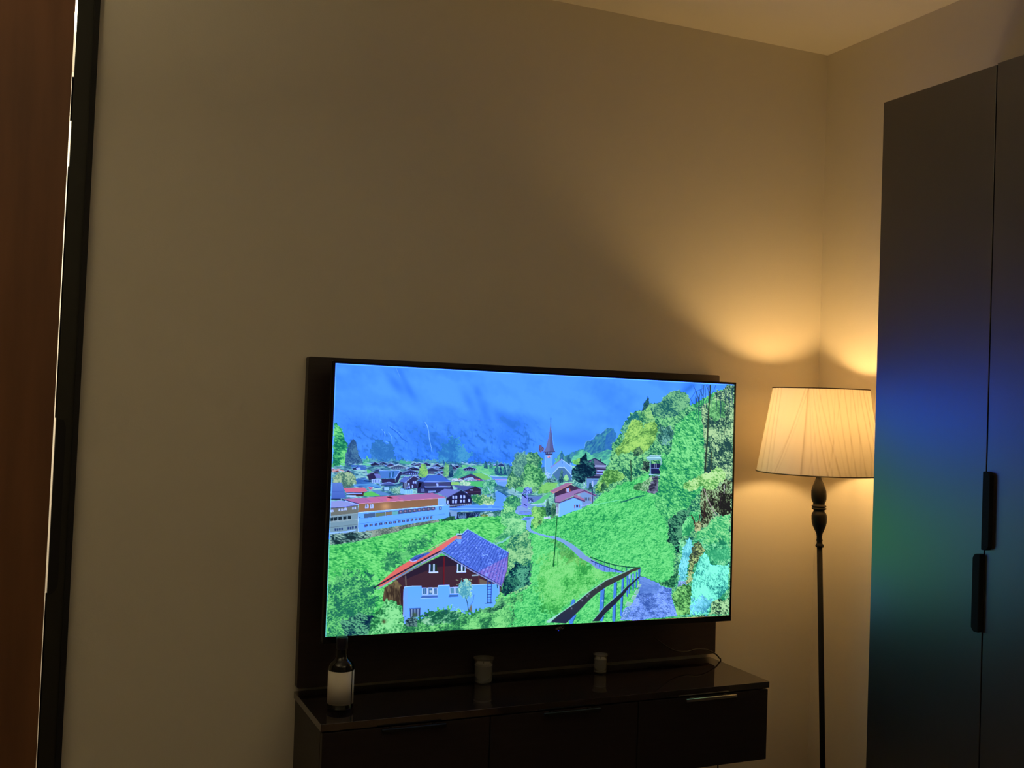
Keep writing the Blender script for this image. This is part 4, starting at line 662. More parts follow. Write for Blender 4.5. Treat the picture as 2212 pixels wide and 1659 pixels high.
    fill(K_(100, 600, 110, 575, 250, 562, 415, 560, 425, 600, 715, 585, 730, 553, 925, 545, 935, 580, 1100, 575, 1110, 555, 1330, 540, 1800, 525, 1840, 560, 1850, 910, 1700, 985, 1400, 1040, 1330, 1080, 600, 1130, 420, 1200, 90, 1260, 80, 1180), (100, 178, 252), 1, (112, 178, 250)); line(K_(98, 600, 112, 573, 250, 560, 415, 557), 1.3, (178, 222, 255)); line(K_(718, 575, 730, 550, 925, 543), 1.3, (178, 222, 255)); line(K_(1110, 548, 1330, 538, 1800, 523), 1.3, (178, 222, 255)); line(K_(92, 620, 84, 1240), 1.4, (160, 200, 255)); fill(K_(110, 600, 170, 600, 150, 1200, 90, 1240), (118, 168, 248), .6)
    for (wx, wy, ww) in ((560, 165, 150), (1072, 158, 150)):
        fill(K_(wx, wy, wx + ww * .93, wy - 8, wx + ww * .95, wy + 140, wx, wy + 145), (30, 56, 70)); line(K_(wx + 10, wy, wx + 6, wy + 140), 2.6, (190, 222, 255)); line(K_(wx + 86, wy - 2, wx + 84, wy + 130), 3.2, (196, 226, 255)); line(K_(wx + 5, wy + 142, wx + ww, wy + 138), 3.2, (206, 232, 255))
    line(K_(1220, 175, 1215, 290), 1.6, (180, 215, 250)); fill(K_(670, 160, 700, 160, 700, 280, 670, 285), (34, 50, 36))
    fill(K_(430, 590, 710, 585, 712, 712, 430, 718), (180, 212, 250)); fill(K_(935, 580, 1110, 572, 1110, 700, 935, 705), (180, 212, 250))
    for (a, b) in ((440, 510), (545, 615), (650, 700)): fill(K_(a, 602, b, 600, b, 706, a, 710), (66, 116, 176)); line(K_((a + b) / 2, 602, (a + b) / 2, 706), .8, (110, 160, 215))
    for (a, b) in ((945, 1015), (1042, 1108)): fill(K_(a, 590, b, 586, b, 692, a, 696), (84, 146, 190))
    fill(K_(560, 640, 610, 640, 605, 680, 565, 680), (170, 200, 230)); fill(K_(430, 735, 715, 730, 712, 772, 395, 778), (66, 110, 196)); line(K_(400, 785, 712, 779), 1, (170, 215, 255)); fill(K_(930, 720, 1095, 715, 1090, 755, 910, 765), (60, 110, 190)); line(K_(430, 727, 712, 722), 1.4, (150, 190, 250))
    fill(K_(200, 975, 400, 965, 395, 1120, 205, 1140), (76, 104, 160))
    for k in range(7): line(K_(212 + k * 28, 980, 212 + k * 28, 1120), 1.5, (150, 180, 225) if k % 2 else (44, 60, 110))
    line(K_(195, 975, 400, 966), 1.4, (40, 70, 160)); soft(*K_(290, 1090)[0], 5, 5, (60, 90, 50), .9); fill(K_(470, 1075, 600, 1065, 600, 1100, 470, 1120), (26, 44, 100)); fill(K_(1290, 960, 1335, 905, 1350, 1040, 1275, 1050), (110, 116, 110))
    # ladder
    line(K_(1632, 440, 1622, 880), 1.6, (36, 60, 140)); line(K_(1700, 460, 1692, 880), 1.6, (40, 66, 150)); line(K_(1585, 882, 1720, 874), 1.3, (30, 60, 110))
    for k in range(9): line(K_(1630, 480 + k * 48, 1696, 476 + k * 48), 1.4, (40, 66, 150))
    line(K_(1640, 450, 1700, 450), 2, (150, 170, 180)); line(K_(1805, 530, 1812, 600), 2, (40, 90, 110)); line(K_(1840, 540, 1842, 900), 1, (170, 215, 255)); fill(K_(1850, 600, 1900, 560, 1880, 700, 1850, 900), (70, 80, 80))
    # roof: red side with roof light, blue tiled side
    fill(T_(690, 860, 900, 680, 1050, 590, 1250, 500, 1490, 350, 1560, 330, 1345, 500, 1100, 640, 750, 860), (232, 116, 124), 1, (222, 110, 100)); line(T_(1490, 350, 1250, 480, 1040, 590), 1, (250, 170, 190)); line(T_(1530, 400, 1345, 510, 1150, 620), 1.6, (222, 160, 225))
    fill(T_(1030, 595, 1090, 550, 1250, 510, 1210, 540, 1080, 610), (70, 100, 200)); line(T_(1030, 598, 1060, 612, 1100, 600), 1.6, (180, 205, 250)); line(T_(1060, 600, 1170, 545), 1.4, (24, 40, 110))
    fill(T_(1345, 500, 1490, 390, 1605, 290, 2015, 520, 2000, 680, 1945, 850, 1650, 690), (88, 126, 236), 1, (78, 112, 226)); fill(T_(1850, 640, 2005, 560, 2000, 680, 1945, 850, 1700, 720), (150, 120, 222), .75)
    for k in range(21):
        t = (k + .5) / 21.; x0 = 1345 + (1945 - 1345) * t; y0 = 500 + (850 - 500) * t; x1 = 1605 + (2015 - 1605) * t; y1 = 290 + (520 - 290) * t
        line(T_(x0, y0, x0 * .5 + x1 * .5 - 6, y0 * .5 + y1 * .5 + 6, x1, y1), 1.15, (36, 64, 176), .9)
    r = region(*bbox(T_(1345, 500, 1605, 290, 2015, 520, 1945, 850))); X, Y = r[4], r[5]
    m = inside(T_(1345, 500, 1605, 290, 2015, 520, 1945, 850), X, Y); n = vnoise(X, Y, 3.2, 2, -.75, 120); put(r, m * ((n - .72) * 4).clip(0, .7), (150, 190, 255)); put(r, m * ((.3 - n) * 3).clip(0, .5), (60, 90, 200))
    line(T_(1605, 285, 1800, 400, 2015, 520), 1.1, (120, 200, 230)); line(T_(1560, 330, 1605, 285), 1.2, (170, 215, 240)); line(T_(2010, 530, 2000, 690, 1948, 858), 1.4, (90, 70, 120))
    line(T_(680, 868, 900, 745, 1100, 632, 1340, 505), 3.2, (22, 30, 66)); line(T_(720, 880, 900, 775, 1100, 655, 1340, 525), 2.2, (118, 138, 216)); line(T_(700, 885, 900, 783, 1340, 535), .9, (210, 200, 190), .8); line(T_(1340, 505, 1650, 690, 1945, 852), 1.2, (30, 50, 140)); line(T_(1340, 515, 1650, 705, 1945, 860), 2.4, (132, 148, 224))
    fill(T_(1500, 340, 1545, 338, 1545, 390, 1502, 390), (196, 150, 170)); fill(T_(1498, 330, 1550, 328, 1550, 348, 1498, 350), (170, 215, 230)); fill(T_(1502, 346, 1548, 345, 1546, 358, 1502, 358), (50, 40, 60)); line(T_(1525, 305, 1526, 330), 1.6, (30, 80, 60)); fill(T_(1490, 395, 1545, 392, 1540, 430, 1520, 440), (110, 165, 240)); line(T_(1740, 560, 1738, 650), 1.6, (24, 50, 150)); line(T_(1740, 560, 1800, 540), 1.2, (140, 190, 255))
    # blossom tree in front of the wall and the hedges along the bottom
    leafy(K_(1080, 590, 1180, 440, 1240, 430, 1330, 500, 1345, 600, 1330, 740, 1230, 790, 1130, 780, 1100, 700), (76, 160, 190), (130, 205, 215), (190, 245, 220), 2.6, -.6, 1.4, 3, 1.5, 20, 121); line(K_(1230, 780, 1260, 880, 1280, 1040), 1.8, (50, 90, 100)); line(K_(1300, 930, 1360, 850, 1380, 720), 1, (60, 110, 150))
    for k in range(26): soft(860 + (1050 + rng.rand() * 320) / S8, 1200 + (420 + rng.rand() * 160) / S8, 1.2, 1, (190, 230, 180), .8)
    leafy(T_(640, 1210, 700, 1120, 760, 1040, 790, 970, 830, 1000, 900, 1010, 940, 1060, 975, 1180, 960, 1330, 620, 1340), (30, 110, 64), (88, 196, 104), (150, 250, 150), 4.2, -.5, 1.3, 2, 1.5, 25, 122); soft(*T_(775, 1210)[0], 4, 4, (70, 50, 40), .8)
    leafy(T_(960, 1340, 985, 1210, 1040, 1190, 1110, 1180, 1250, 1130, 1330, 1090, 1450, 1080, 1580, 1110, 1640, 1130, 1740, 1090, 1850, 1070, 1960, 960, 2060, 925, 2150, 930, 2120, 1000, 2010, 1090, 2090, 1170, 2020, 1260, 2080, 1345, 960, 1345), (34, 110, 72), (84, 190, 98), (140, 245, 130), 3, -.5, 1.7, 9, 1.3, 30, 123)
    leafy(T_(1120, 1200, 1250, 1140, 1400, 1090, 1560, 1120, 1500, 1210, 1200, 1250), (20, 84, 70), (70, 160, 110), (160, 225, 180), 3, -.6, 1.8, 2, 1.6, 20, 124, alpha=.9); leafy(T_(1700, 1110, 1730, 1080, 1850, 1070, 1960, 960, 1980, 1060, 1850, 1130), (20, 70, 60), (60, 140, 90), (110, 200, 120), 3, -.5, 1.6, 2, 1.6, 20, 125)
    leafy(T_(985, 1230, 1000, 1180, 1060, 1160, 1110, 1190, 1110, 1260, 1000, 1260), (14, 24, 50), (36, 70, 80), (100, 140, 140), 3.4, .2, 1.6, 1.5, 1.6, 20, 126); leafy(T_(1950, 900, 2000, 780, 2100, 760, 2140, 840, 2060, 900, 1960, 960), (8, 40, 60), (20, 80, 80), (60, 140, 110), 3, seed=127, rag=2)
    # ---- path and handrail at the bottom
    leafy(R_(1840, 420, 1950, 440, 2212, 560) + Q_(0, 760, 60, 840, 200, 880, 300, 900, 290, 1050, 330, 1200, 420, 1480) + R_(1800, 1300, 1470, 1300, 1500, 1150, 1560, 1060, 1720, 950, 1840, 650), (56, 92, 178), (96, 134, 222), (142, 184, 248), 2.0, .15, 2.0, .6, 1.2, 25, 128)
    leafy(R_(1840, 420, 1950, 440, 2212, 560, 2260, 640, 2212, 760, 1860, 760, 1850, 600), (94, 136, 224), (104, 146, 232), (120, 162, 240), 4, 0, 2, .5, .6, 25, 129, alpha=.7); line(R_(1870, 415, 1950, 435, 2212, 550), 1, (30, 120, 90))
    for q in ((1680, 870, 1720, 800, 1800, 800, 1750, 890), (1740, 770, 1780, 690, 1850, 690, 1810, 790), (1800, 640, 1830, 580, 1890, 580, 1860, 640), (1560, 1010, 1600, 930, 1710, 950, 1660, 1030)): fill(R_(*q), (140, 196, 196)); line(R_(*q[:6]), .9, (190, 232, 225))
    leafy(R_(1470, 1290, 1500, 1160, 1560, 1060, 1700, 1040, 1740, 1080, 1660, 1160, 1560, 1290), (84, 130, 200), (120, 165, 230), (180, 215, 250), 3, seed=130, rag=1)
    fill(R_(880, 120, 1000, 220, 1130, 320, 1350, 330, 1500, 350, 1700, 420, 1480, 330, 1340, 270, 1180, 210), (112, 150, 236)); line(R_(870, 35, 1130, 130, 1360, 195, 1620, 235, 1860, 245), 2.3, (14, 88, 66)); line(R_(880, 105, 1120, 200, 1350, 280, 1560, 340), 1.8, (18, 52, 120))
    for (a, b, c) in ((960, 140, 190), (1045, 165, 235), (1140, 150, 300), (1245, 170, 300), (1360, 200, 370), (1495, 225, 350), (1590, 240, 320)): line(R_(a, b, a, c), 1.2, (30, 84, 140))
    for (a, b, c) in ((1640, 390, 760), (1720, 370, 700), (1785, 340, 640), (1830, 280, 500), (1700, 380, 620), (1600, 420, 820)): line(R_(a, b, a, c), 2.6, (70, 130, 226)); line(R_(a + 14, b, a + 12, c), .9, (30, 70, 160))
    line(R_(1650, 380, 1650, 450), 3.4, (170, 205, 255)); line(R_(1718, 390, 1718, 460), 2.6, (170, 205, 255))
    for (x1_, y1_, x2_, y2_, w_) in ((1110, 690, 1085, 1110, 9), (1365, 560, 1335, 1290, 7), (1515, 470, 1480, 1190, 5), (530, 910, 500, 1010, 8), (1110, 1220, 1090, 1290, 7), (540, 1210, 480, 1330, 9)):
        line(R_(x1_, y1_, x2_, y2_), w_, (72, 136, 232)); line(R_(x1_ + w_ * 4, y1_, x2_ + w_ * 4, y2_), 1.4, (20, 66, 120))
    fill(R_(1860, 235, 1700, 265, 1560, 340, 1420, 400, 1180, 500, 980, 640, 860, 720, 560, 960, 280, 1150, 60, 1340, 380, 1360, 560, 1190, 860, 880, 1000, 760, 1170, 640, 1400, 520, 1560, 440, 1700, 330, 1860, 275), (62, 66, 58), 1, (38, 46, 76)); line(R_(1700, 262, 1420, 396, 1170, 500, 860, 712, 560, 952, 270, 1150, 0, 1340), 1.6, (150, 220, 215), .9); fill(R_(0, 1300, 270, 1150, 110, 1290, 60, 1345, -20, 1345), (170, 220, 235), .8)
    fill(R_(1880, 400, 1820, 430, 1600, 620, 1480, 750, 1300, 900, 1150, 1030, 1000, 1210, 900, 1320, 1040, 1320, 1160, 1170, 1380, 960, 1540, 780, 1640, 640, 1840, 450), (36, 42, 64)); line(R_(1590, 620, 1300, 895, 1150, 1025, 920, 1300), 1.1, (150, 215, 215), .8); fill(R_(1845, 285, 1870, 240, 1860, 420, 1845, 420), (60, 110, 190))
    soft(*R_(1108, 912)[0], 1.8, 1.8, (180, 220, 255), .95)
    for q in ((1070, 600), (985, 650), (835, 775), (800, 820), (490, 1060), (700, 900)): soft(*R_(*q)[0], 1.6, 2, (150, 160, 190), .7)
    line([(726, 786.3), (1585, 830.3)], 1.6, (110, 205, 255), .9); line([(727.2, 785), (703.2, 1375)], 1.4, (120, 215, 255), .75)
    # sharpening halo of the panel, as the set itself shows the picture
    g = CAN.copy()
    for ax in (0, 1):
        g = (np.roll(g, 2, ax) + np.roll(g, 1, ax) + g + np.roll(g, -1, ax) + np.roll(g, -2, ax)) / 5
    CAN[:] = (CAN + (CAN - g) * .35).clip(0, 255)
    m = ((CAN[..., 1] - CAN[..., 2]) / 120).clip(0, 1)[..., None]
    CAN[:] = CAN * (1 - m * np.array((.04, .07, -.04), np.float32)) + m * np.array((0, 0, 6), np.float32)
paint()

# ================================================================ television
TVW, TVH = 1.21, .681
tt, tr_, ty_ = -0.0248, -0.0100, 0.0048
X0 = Vector((math.cos(ty_), math.sin(ty_), 0)); N0 = Vector((math.sin(ty_), -math.cos(ty_), 0)); Z0 = Vector((0, 0, 1))
Zt = Z0 * math.cos(tt) + N0 * math.sin(tt)
TX = X0 * math.cos(tr_) + Zt * math.sin(tr_); TZ = -X0 * math.sin(tr_) + Zt * math.cos(tr_); TY = TZ.cross(TX)
TM = Matrix(((TX.x, TY.x, TZ.x, -1.025), (TX.y, TY.y, TZ.y, -.135), (TX.z, TY.z, TZ.z, 1.1806), (0, 0, 0, 1)))
tv = empty('television', None, TM); tag(tv, 'large flat television showing a bright alpine village, mounted over the cabinet', 'television')
def tvpart(name, bm, m, parent=None, smooth=False): return mesh_obj(name, bm, m, parent or tv, smooth)
w, h = TVW / 2, TVH / 2
bl, br, bt, bb = .006, .0062, .0062, .0165
bm = bmesh.new()
box(bm, -w - bl, w + br, -.0015, .012, h, h + bt, .0008, 1); box(bm, -w - bl, -w, -.0015, .012, -h, h, .0008, 1)
box(bm, w, w + br, -.0015, .012, -h, h, .0008, 1); box(bm, -w - bl, w + br, -.0015, .012, -h - bb, -h, .0008, 1)
bez = tvpart('bezel', bm, M['black_gloss'])
bm = box(bmesh.new(), -w - bl + .001, w + br - .001, .012, .026, -h - bb + .001, h + bt - .001, .003, 2)
box(bm, -w * .62, w * .62, .024, .050, -h * .95, h * .1, .008, 2)
tvpart('back_cover', bm, M['black_plastic'])
bm = bmesh.new()
box(bm, -.12, .12, .050, .056, -.16, .12, .001, 1); box(bm, -.03, .03, .056, .098, -.06, .02, .001, 1)
tvpart('wall_bracket', bm, M['black_metal'])
# lettering and standby light on the lower edge
def glyphs(bm, strokes, ox, oz, s, th):
    for st in strokes:
        for (a, b), (c, d) in zip(st, st[1:]):
            p = Vector((ox + (a + b * .35) * s, 0, oz + b * s)); q = Vector((ox + (c + d * .35) * s, 0, oz + d * s)); n = (q - p); L = n.length; n.normalize(); pr = Vector((-n.z, 0, n.x)) * th
            vs = [bm.verts.new((v.x, y, v.z)) for y in (-.0022, -.0014) for v in (p - pr, q - pr, q + pr, p + pr)]
            for f in ((0, 1, 2, 3), (7, 6, 5, 4), (0, 4, 5, 1), (1, 5, 6, 2), (2, 6, 7, 3), (3, 7, 4, 0)): bm.faces.new([vs[i] for i in f])
N_ = [[(0, 0), (0, 1), (.7, 0), (.7, 1)]]; E_g = [[(.7, 0), (0, 0), (0, 1), (.7, 1)], [(0, .5), (.6, .5)]]
Rg = [[(0, 0), (0, 1), (.55, 1), (.7, .85), (.7, .65), (.55, .5), (0, .5)], [(.3, .5), (.7, 0)]]
Og = [[(.45 + .5 * math.cos(a * math.pi / 8), .6 + .55 * math.sin(a * math.pi / 8)) for a in range(17)]]
bm = bmesh.new(); lx, lz = .033, -h - .0125
for i, (gph, sc) in enumerate(((N_, .0052), (E_g, .0056), (Rg, .0060), (Og, .0074))): glyphs(bm, gph, lx + (0, .0052, .0106, .0166)[i], lz, sc, .00042)
tvpart('brand_lettering', bm, M['logo'], bez)
tvpart('standby_light', box(bmesh.new(), lx + .0075, lx + .0105, -.0030, -.0012, lz - .0045, lz - .0022, .0004, 1), emit('blue_standby', (.03, .05, .8), .5), bez)
# the lit screen: one fine grid, its colours drawn above
def build_screen():
    NX, NY = 960, 540
    us, vs = np.meshgrid((np.arange(NX + 1)) / NX, (np.arange(NY + 1)) / NY)
    co = np.zeros(((NX + 1) * (NY + 1), 3), np.float32)
    co[:, 0] = (us.ravel() - .5) * TVW; co[:, 2] = (.5 - vs.ravel()) * TVH
    idx = np.arange((NX + 1) * (NY + 1)).reshape(NY + 1, NX + 1)
    q = np.stack([idx[:-1, :-1], idx[1:, :-1], idx[1:, 1:], idx[:-1, 1:]], -1).reshape(-1, 4)
    me = bpy.data.meshes.new('screen')
    me.vertices.add(len(co)); me.vertices.foreach_set('co', co.ravel())
    me.loops.add(q.size); me.loops.foreach_set('vertex_index', q.ravel().astype(np.int32))
    me.polygons.add(len(q)); me.polygons.foreach_set('loop_start', np.arange(0, q.size, 4, dtype=np.int32)); me.polygons.foreach_set('loop_total', np.full(len(q), 4, np.int32))
    me.update(calc_edges=True)
    # square up the drawn canvas to the 16:9 screen
    src = [(0, 0), (1, 0), (1, 1), (0, 1)]; dst = [(726, 785), (1585, 829), (1576, 1331), (702, 1375.5)]
    Am, bv = [], []
    for (u, v), (x, y) in zip(src, dst):
        Am += [[u, v, 1, 0, 0, 0, -u * x, -v * x], [0, 0, 0, u, v, 1, -u * y, -v * y]]; bv += [x, y]
    hh = np.linalg.solve(np.array(Am, float), np.array(bv, float))
    U, V = us.ravel().clip(.0004, .9996), vs.ravel().clip(.0007, .9993)
    dn = hh[6] * U + hh[7] * V + 1; x = (hh[0] * U + hh[1] * V + hh[2]) / dn; y = (hh[3] * U + hh[4] * V + hh[5]) / dn
    fx = ((x - CX0) * CS - .5).clip(0, CW - 2.01); fy = ((y - CY0) * CS - .5).clip(0, CH - 2.01)
    ix = fx.astype(int); iy = fy.astype(int); ax = (fx - ix)[:, None]; ay = (fy - iy)[:, None]
    c = (CAN[iy, ix] * (1 - ax) + CAN[iy, ix + 1] * ax) * (1 - ay) + (CAN[iy + 1, ix] * (1 - ax) + CAN[iy + 1, ix + 1] * ax) * ay
    c = c / 255.0
    c = np.where(c <= .04045, c / 12.92, ((c + .055) / 1.055) ** 2.4)
    c[:, 1] *= 1 + 7 * (c[:, 1] - .88).clip(0, 1); c[:, 2] *= 1 + 15 * (c[:, 2] - .84).clip(0, 1)          # parts of the screen are brighter than the picture's white
    rgba = np.ones((len(co), 4), np.float32); rgba[:, :3] = c
    at = me.color_attributes.new('picture', 'FLOAT_COLOR', 'POINT'); at.data.foreach_set('color', rgba.ravel())
    m = bpy.data.materials.new('lit_screen'); m.use_nodes = True; nt = m.node_tree; nt.nodes.clear()
    e = nt.nodes.new('ShaderNodeEmission'); a = nt.nodes.new('ShaderNodeAttribute'); a.attribute_name = 'picture'; e.inputs[1].default_value = 1.0
    nt.links.new(a.outputs['Color'], e.inputs[0]); out = nt.nodes.new('ShaderNodeOutputMaterial'); nt.links.new(e.outputs[0], out.inputs[0])
    try: m.cycles.emission_sampling = 'NONE'
    except Exception: pass
    me.materials.append(m)
    o = bpy.data.objects.new('screen', me); link(o, tv); o['label'] = 'lit screen with a picture of an alpine village and church'
build_screen()

# ================================================================ floor lamp in the corner
LX, LY = -.200, -.250
lean = (-.0388, .0171)                        # the pole leans a little to the left
ZN = 1.2618                                   # top of the turned column
bx, by = LX - lean[0] * ZN, LY - lean[1] * ZN
lamp = empty('floor_lamp', (bx, by, 0)); tag(lamp, 'lit floor lamp with a cream pleated shade and black turned stand in the corner', 'lamp')
K = .001417
def L(prof, m, name, n=48, smooth=True):
    bm = lathe(bmesh.new(), prof, (bx, by, 0), n, lean); return part(name, bm, m, lamp, smooth)
L([(0, 0), (.125, 0), (.13, .006), (.128, .014), (.10, .022), (.05, .030), (.022, .045), (.014, .07), (0, .07)], M['turned'], 'base')
def zy(y): return ZN - (y - 1024) * K
pole = [(0, .06), (.0080, .06), (.0080, zy(1178)), (0, zy(1178))]
L(pole, M['black_metal'], 'pole', 24)
col = [(0, 1179), (8, 1177.5), (8.6, 1175), (8, 1172), (6, 1170.5), (5.7, 1166), (6.6, 1163), (5.8, 1160), (5.6, 1155), (6.6, 1149), (9.6, 1142), (13.2, 1134), (15, 1127), (15.6, 1119), (15.4, 1112), (14.2, 1107.5), (12.4, 1105), (11.4, 1103), (11.2, 1100.5), (14.2, 1099), (15, 1097.5), (14.2, 1096), (12.2, 1095.2), (14.2, 1094.4), (15, 1092.6), (14, 1090.8), (11.8, 1089.5), (12, 1086), (14, 1082), (15.2, 1077), (15.6, 1070), (15.2, 1061), (13.4, 1054), (10.2, 1046), (7.2, 1039), (5.6, 1034), (5.6, 1028), (0, 1028)]
L([(r * K, zy(y)) for r, y in col], M['turned'], 'turned_column', 48)
L([(0, zy(1029)), (.0085, zy(1029)), (.0085, zy(1024)), (0, zy(1024))], M['nickel'], 'collar', 32)
soc = part('socket', lathe(bmesh.new(), [(0, 1.262), (.013, 1.262), (.017, 1.285), (.017, 1.335), (.014, 1.345), (0, 1.345)], (LX, LY, 0), 32), M['black_plastic'], lamp, True)
BZ = 1.385
bulb = part('bulb', lathe(bmesh.new(), [(0, BZ - .042), (.012, BZ - .040), (.016, BZ - .026), (.026, BZ - .010), (.029, BZ + .004), (.026, BZ + .018), (.016, BZ + .029), (0, BZ + .033)], (LX, LY, 0), 24), emit('bulb_glow', BULB_COLOR, BULB_STRENGTH), lamp, True)
# the bulb gives more light from its crown than from its sides and collar
bnt = bulb.data.materials[0].node_tree; geo = bnt.nodes.new('ShaderNodeNewGeometry'); sx = bnt.nodes.new('ShaderNodeSeparateXYZ')
ma = bnt.nodes.new('ShaderNodeMath'); ma.operation = 'MULTIPLY_ADD'; ma.inputs[1].default_value = BULB_STRENGTH * 1.6; ma.inputs[2].default_value = BULB_STRENGTH
mm = bnt.nodes.new('ShaderNodeMath'); mm.operation = 'MAXIMUM'; mm.inputs[1].default_value = BULB_STRENGTH * .85
bnt.links.new(geo.outputs['True Normal'], sx.inputs[0]); bnt.links.new(sx.outputs['Z'], ma.inputs[0]); bnt.links.new(ma.outputs[0], mm.inputs[0])
bnt.links.new(mm.outputs[0], [n for n in bnt.nodes if n.type == 'EMISSION'][0].inputs[1])
# shade: gathered fabric stretched between two rings
ZT, ZB, RT, RB = 1.5095, 1.2625, .1375, .1795
def rim(z, r, name):
    bm = tube(bmesh.new(), [(LX + r * math.cos(a * math.pi / 36), LY + r * math.sin(a * math.pi / 36), z) for a in range(72)], .0016, 8, True)
    return part(name, bm, M['rim'], lamp, True)
M['rim'] = mat('brown_bound_edge', (.20, .12, .05), .7)
def build_shade():
    NT, NV = 720, 60
    me_b = bmesh.new(); rng = np.random.RandomState(3)
    TH0 = math.atan2(CAM.y - LY, CAM.x - LX)           # direction the front faces
    # creases: (fraction across the front at the top, at the bottom, depth); fronts run -1 (left) to 1 (right)
    cr = [(-.985, -1.0, .5), (-.93, -.90, .8), (-.86, -.80, .9), (-.80, -.73, .5), (-.78, -.76, .5), (-.30, -.68, 1.0), (-.24, -.64, .8), (-.235, -.74, .4), (-.22, -.08, .5), (-.20, .02, .5), (-.16, .15, .9), (-.10, .22, .5), (-.04, .34, .9), (.02, -.15, .35), (.10, .32, .6), (.18, .42, .4), (.28, .20, .7), (.32, .48, .8), (.40, .14, .6), (.46, .58, .9), (.58, .50, .5), (.62, .73, 1.0), (.72, .64, .5), (.76, .88, .9), (.84, .97, 1.0), (.90, 1.02, .8), (.95, .80, .6), (.97, 1.1, .8)]
    col = []
    grid = []
    for j in range(NV + 1):
        v = j / NV; z = ZT + (ZB - ZT) * v; R0 = RT + (RB - RT) * v
        row = []
        for i in range(NT):
            ang = 2 * math.pi * i / NT; d = (ang - TH0 + math.pi) % (2 * math.pi) - math.pi     # 0 = facing the camera's side
            # to the right seen from the front is increasing angle
            s = math.sin(d) if abs(d) < math.pi / 2 else (2 - abs(math.sin(d))) * (1 if d > 0 else -1)
            f = 0.0
            for a, b, k in cr:
                p = a + (b - a) * v; w_ = .010 + .004 * v
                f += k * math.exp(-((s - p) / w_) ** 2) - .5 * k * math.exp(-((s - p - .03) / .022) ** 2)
                if s > 1.0 or s < -1.0:
                    q = (2 - abs(s)) * (1 if s > 0 else -1)
                    f += k * math.exp(-((-q - p) / w_) ** 2)
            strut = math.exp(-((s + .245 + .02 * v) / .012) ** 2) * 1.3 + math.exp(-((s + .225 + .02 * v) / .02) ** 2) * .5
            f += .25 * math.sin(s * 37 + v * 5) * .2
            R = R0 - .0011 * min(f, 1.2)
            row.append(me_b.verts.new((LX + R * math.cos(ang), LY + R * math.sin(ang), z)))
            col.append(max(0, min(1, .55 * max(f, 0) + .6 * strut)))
        grid.append(row)
    for j in range(NV):
        for i in range(NT): me_b.faces.new((grid[j][i], grid[j + 1][i], grid[j + 1][(i + 1) % NT], grid[j][(i + 1) % NT]))
    m = bpy.data.materials.new('gathered_cream_fabric'); m.use_nodes = True; nt = m.node_tree; nt.nodes.clear()
    at = nt.nodes.new('ShaderNodeAttribute'); at.attribute_name = 'fold'
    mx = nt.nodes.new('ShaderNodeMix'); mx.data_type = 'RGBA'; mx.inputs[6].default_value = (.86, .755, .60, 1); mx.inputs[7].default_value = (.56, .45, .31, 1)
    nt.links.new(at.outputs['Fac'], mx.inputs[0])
    df = nt.nodes.new('ShaderNodeBsdfDiffuse'); tr = nt.nodes.new('ShaderNodeBsdfTranslucent'); ms = nt.nodes.new('ShaderNodeMixShader'); ms.inputs[0].default_value = SHADE_T
    tc = nt.nodes.new('ShaderNodeTexCoord'); wv = nt.nodes.new('ShaderNodeTexNoise'); wv.inputs['Scale'].default_value = 600; bp = nt.nodes.new('ShaderNodeBump'); bp.inputs['Strength'].default_value = .15; bp.inputs['Distance'].default_value = .0005
    nt.links.new(tc.outputs['Object'], wv.inputs[0]); nt.links.new(wv.outputs[0], bp.inputs['Height']); nt.links.new(bp.outputs[0], df.inputs['Normal'])
    nt.links.new(mx.outputs[2], df.inputs[0]); nt.links.new(mx.outputs[2], tr.inputs[0]); nt.links.new(df.outputs[0], ms.inputs[1]); nt.links.new(tr.outputs[0], ms.inputs[2])
    out = nt.nodes.new('ShaderNodeOutputMaterial'); nt.links.new(ms.outputs[0], out.inputs[0])
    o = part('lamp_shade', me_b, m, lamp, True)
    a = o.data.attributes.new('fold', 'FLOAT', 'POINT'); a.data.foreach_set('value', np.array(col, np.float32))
    o['label'] = 'cream gathered fabric shade'
    return o
SHADE_T = 0.185
shade = build_shade()
rim(ZT, RT + .0005, 'top_ring'); rim(ZB, RB + .0005, 'bottom_ring')
bm = bmesh.new()                                                    # spokes that carry the shade
for k in range(3):
    a = math.radians(20 + 120 * k); ca, sa = math.cos(a), math.sin(a)
    tube(bm, [(LX + .014 * ca, LY + .014 * sa, 1.300), (LX + .10 * ca, LY + .10 * sa, 1.292), (LX + (RB - .004) * ca, LY + (RB - .004) * sa, ZB + .002)], .0014, 6)
part('shade_carrier', bm, M['nickel'], lamp, True)

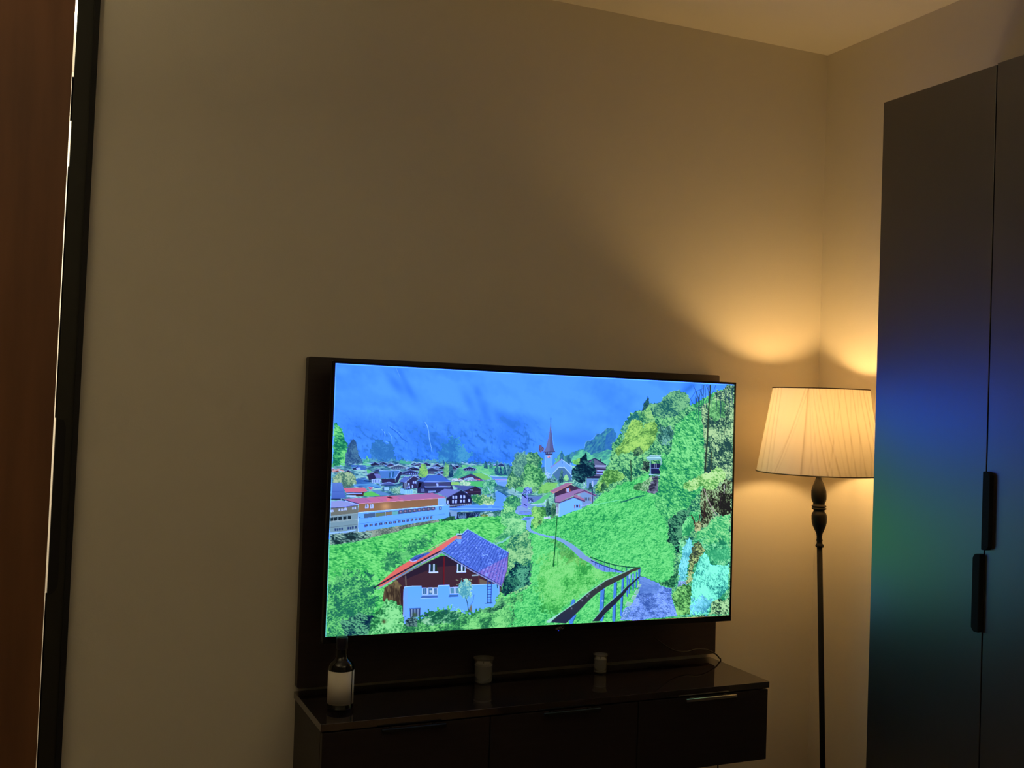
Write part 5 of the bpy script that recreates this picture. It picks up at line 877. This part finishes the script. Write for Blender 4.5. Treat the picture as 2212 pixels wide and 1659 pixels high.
# ================================================================ things on the cabinet
# ---- dark bottle with a pale label
BX, BY = -1.5990, -.1800
root = empty('bottle', (BX, BY, KT)); tag(root, 'small dark bottle with a blank cream label at the left end of the cabinet', 'bottle')
br_ = .0318
part('bottle_body', lathe(bmesh.new(), [(0, .0), (.026, .0), (br_ - .0015, .002), (br_, .005), (br_, .097), (.0308, .105), (.0275, .112), (.0215, .118), (.0165, .123), (.0142, .129), (.0134, .136), (.0130, .148), (.0134, .158), (.0134, .160), (0, .160)], (BX, BY, KT + .0006), 64), M['bottle'], root, True)
part('bottle_cap', lathe(bmesh.new(), [(.0132, .146), (.0140, .1465), (.0140, .1735), (.0126, .1755), (0, .176)], (BX, BY, KT), 48, close=False), M['foil'], root, True)
bm = bmesh.new(); toc = math.atan2(CAM.y - BY, CAM.x - BX); n = 96
def arc(a0, a1, z0, z1, rr):
    k = 60; A = [[bm.verts.new((BX + rr * math.cos(a0 + (a1 - a0) * i / k), BY + rr * math.sin(a0 + (a1 - a0) * i / k), KT + z)) for i in range(k + 1)] for z in (z0, z1)]
    for i in range(k): bm.faces.new((A[0][i], A[0][i + 1], A[1][i + 1], A[1][i]))
KZ0, KZ1 = .0145, .0955
arc(toc - 2.9, toc + .93, KZ0, KZ1, br_ + .0003); arc(toc + 1.05, toc + 2.6, KZ0, KZ1, br_ + .0003)
lb = part('bottle_label', bm, M['paper'], root, True)
sm = lb.modifiers.new('thickness', 'SOLIDIFY'); sm.thickness = .0002

# ---- candle jars
def jar(name, x, y, r, hgt, fill, label, z=KT):
    root = empty(name, (x, y, z)); tag(root, label, 'candle', 'candle jars on the cabinet top')
    t = .0018
    prof = [(0, .0004), (r * .88, .0004), (r * .93, .003), (r * .97, hgt * .30), (r * .99, hgt * .62), (r * .95, hgt * .80), (r * 1.0, hgt * .90), (r * 1.14, hgt * .985), (r * 1.16, hgt), (r * 1.10, hgt - .0004), (r * 1.0 - t, hgt * .90), (r * .95 - t, hgt * .80), (r * .99 - t, hgt * .62), (r * .97 - t, hgt * .30), (r * .93 - t, .005), (0, .0045)]
    part('jar', lathe(bmesh.new(), prof, (x, y, z), 48, close=False), M['glass'], root, True)
    w_ = [(0, .0048), (r * .93 - t - .0003, .0052), (r * .97 - t - .0004, hgt * .30), (r * .99 - t - .0004, fill), (r * .5, fill + .0004), (0, fill + .0002)]
    wx = part('wax', lathe(bmesh.new(), w_, (x, y, z), 48, close=False), M['wax'], root, True)
    sub('wick', lathe(bmesh.new(), [(0, fill), (.0008, fill), (.0008, fill + .007), (0, fill + .007)], (x, y, z), 8), M['black_plastic'], wx, root)
    return root
jar('candle_jar', -1.1690, -.0600, .0255, .0660, .0500, 'larger flared glass candle jar with cream wax in the middle of the cabinet top')
jar('candle_jar', -.8080, -.0640, .0195, .0520, .0385, 'smaller glass candle jar with cream wax nearer the lamp')

# ---- black cable that leaves the television and drops behind the cabinet's end
pts = curve_pts([(-.62, -.045, .76), (-.56, -.050, .722), (-.51, -.050, .712), (-.47, -.048, .7165), (-.435, -.047, .712), (-.405, -.047, .699), (-.388, -.046, .6845), (-.3805, -.044, .668), (-.376, -.030, .56), (-.365, -.020, .44), (-.36, -.020, .20), (-.37, -.020, .02)])
o = mesh_obj('power_cable', tube(bmesh.new(), pts, .0022, 8), M['cable'], None, True); tag(o, 'thin black cable over the right end of the cabinet', 'cable')
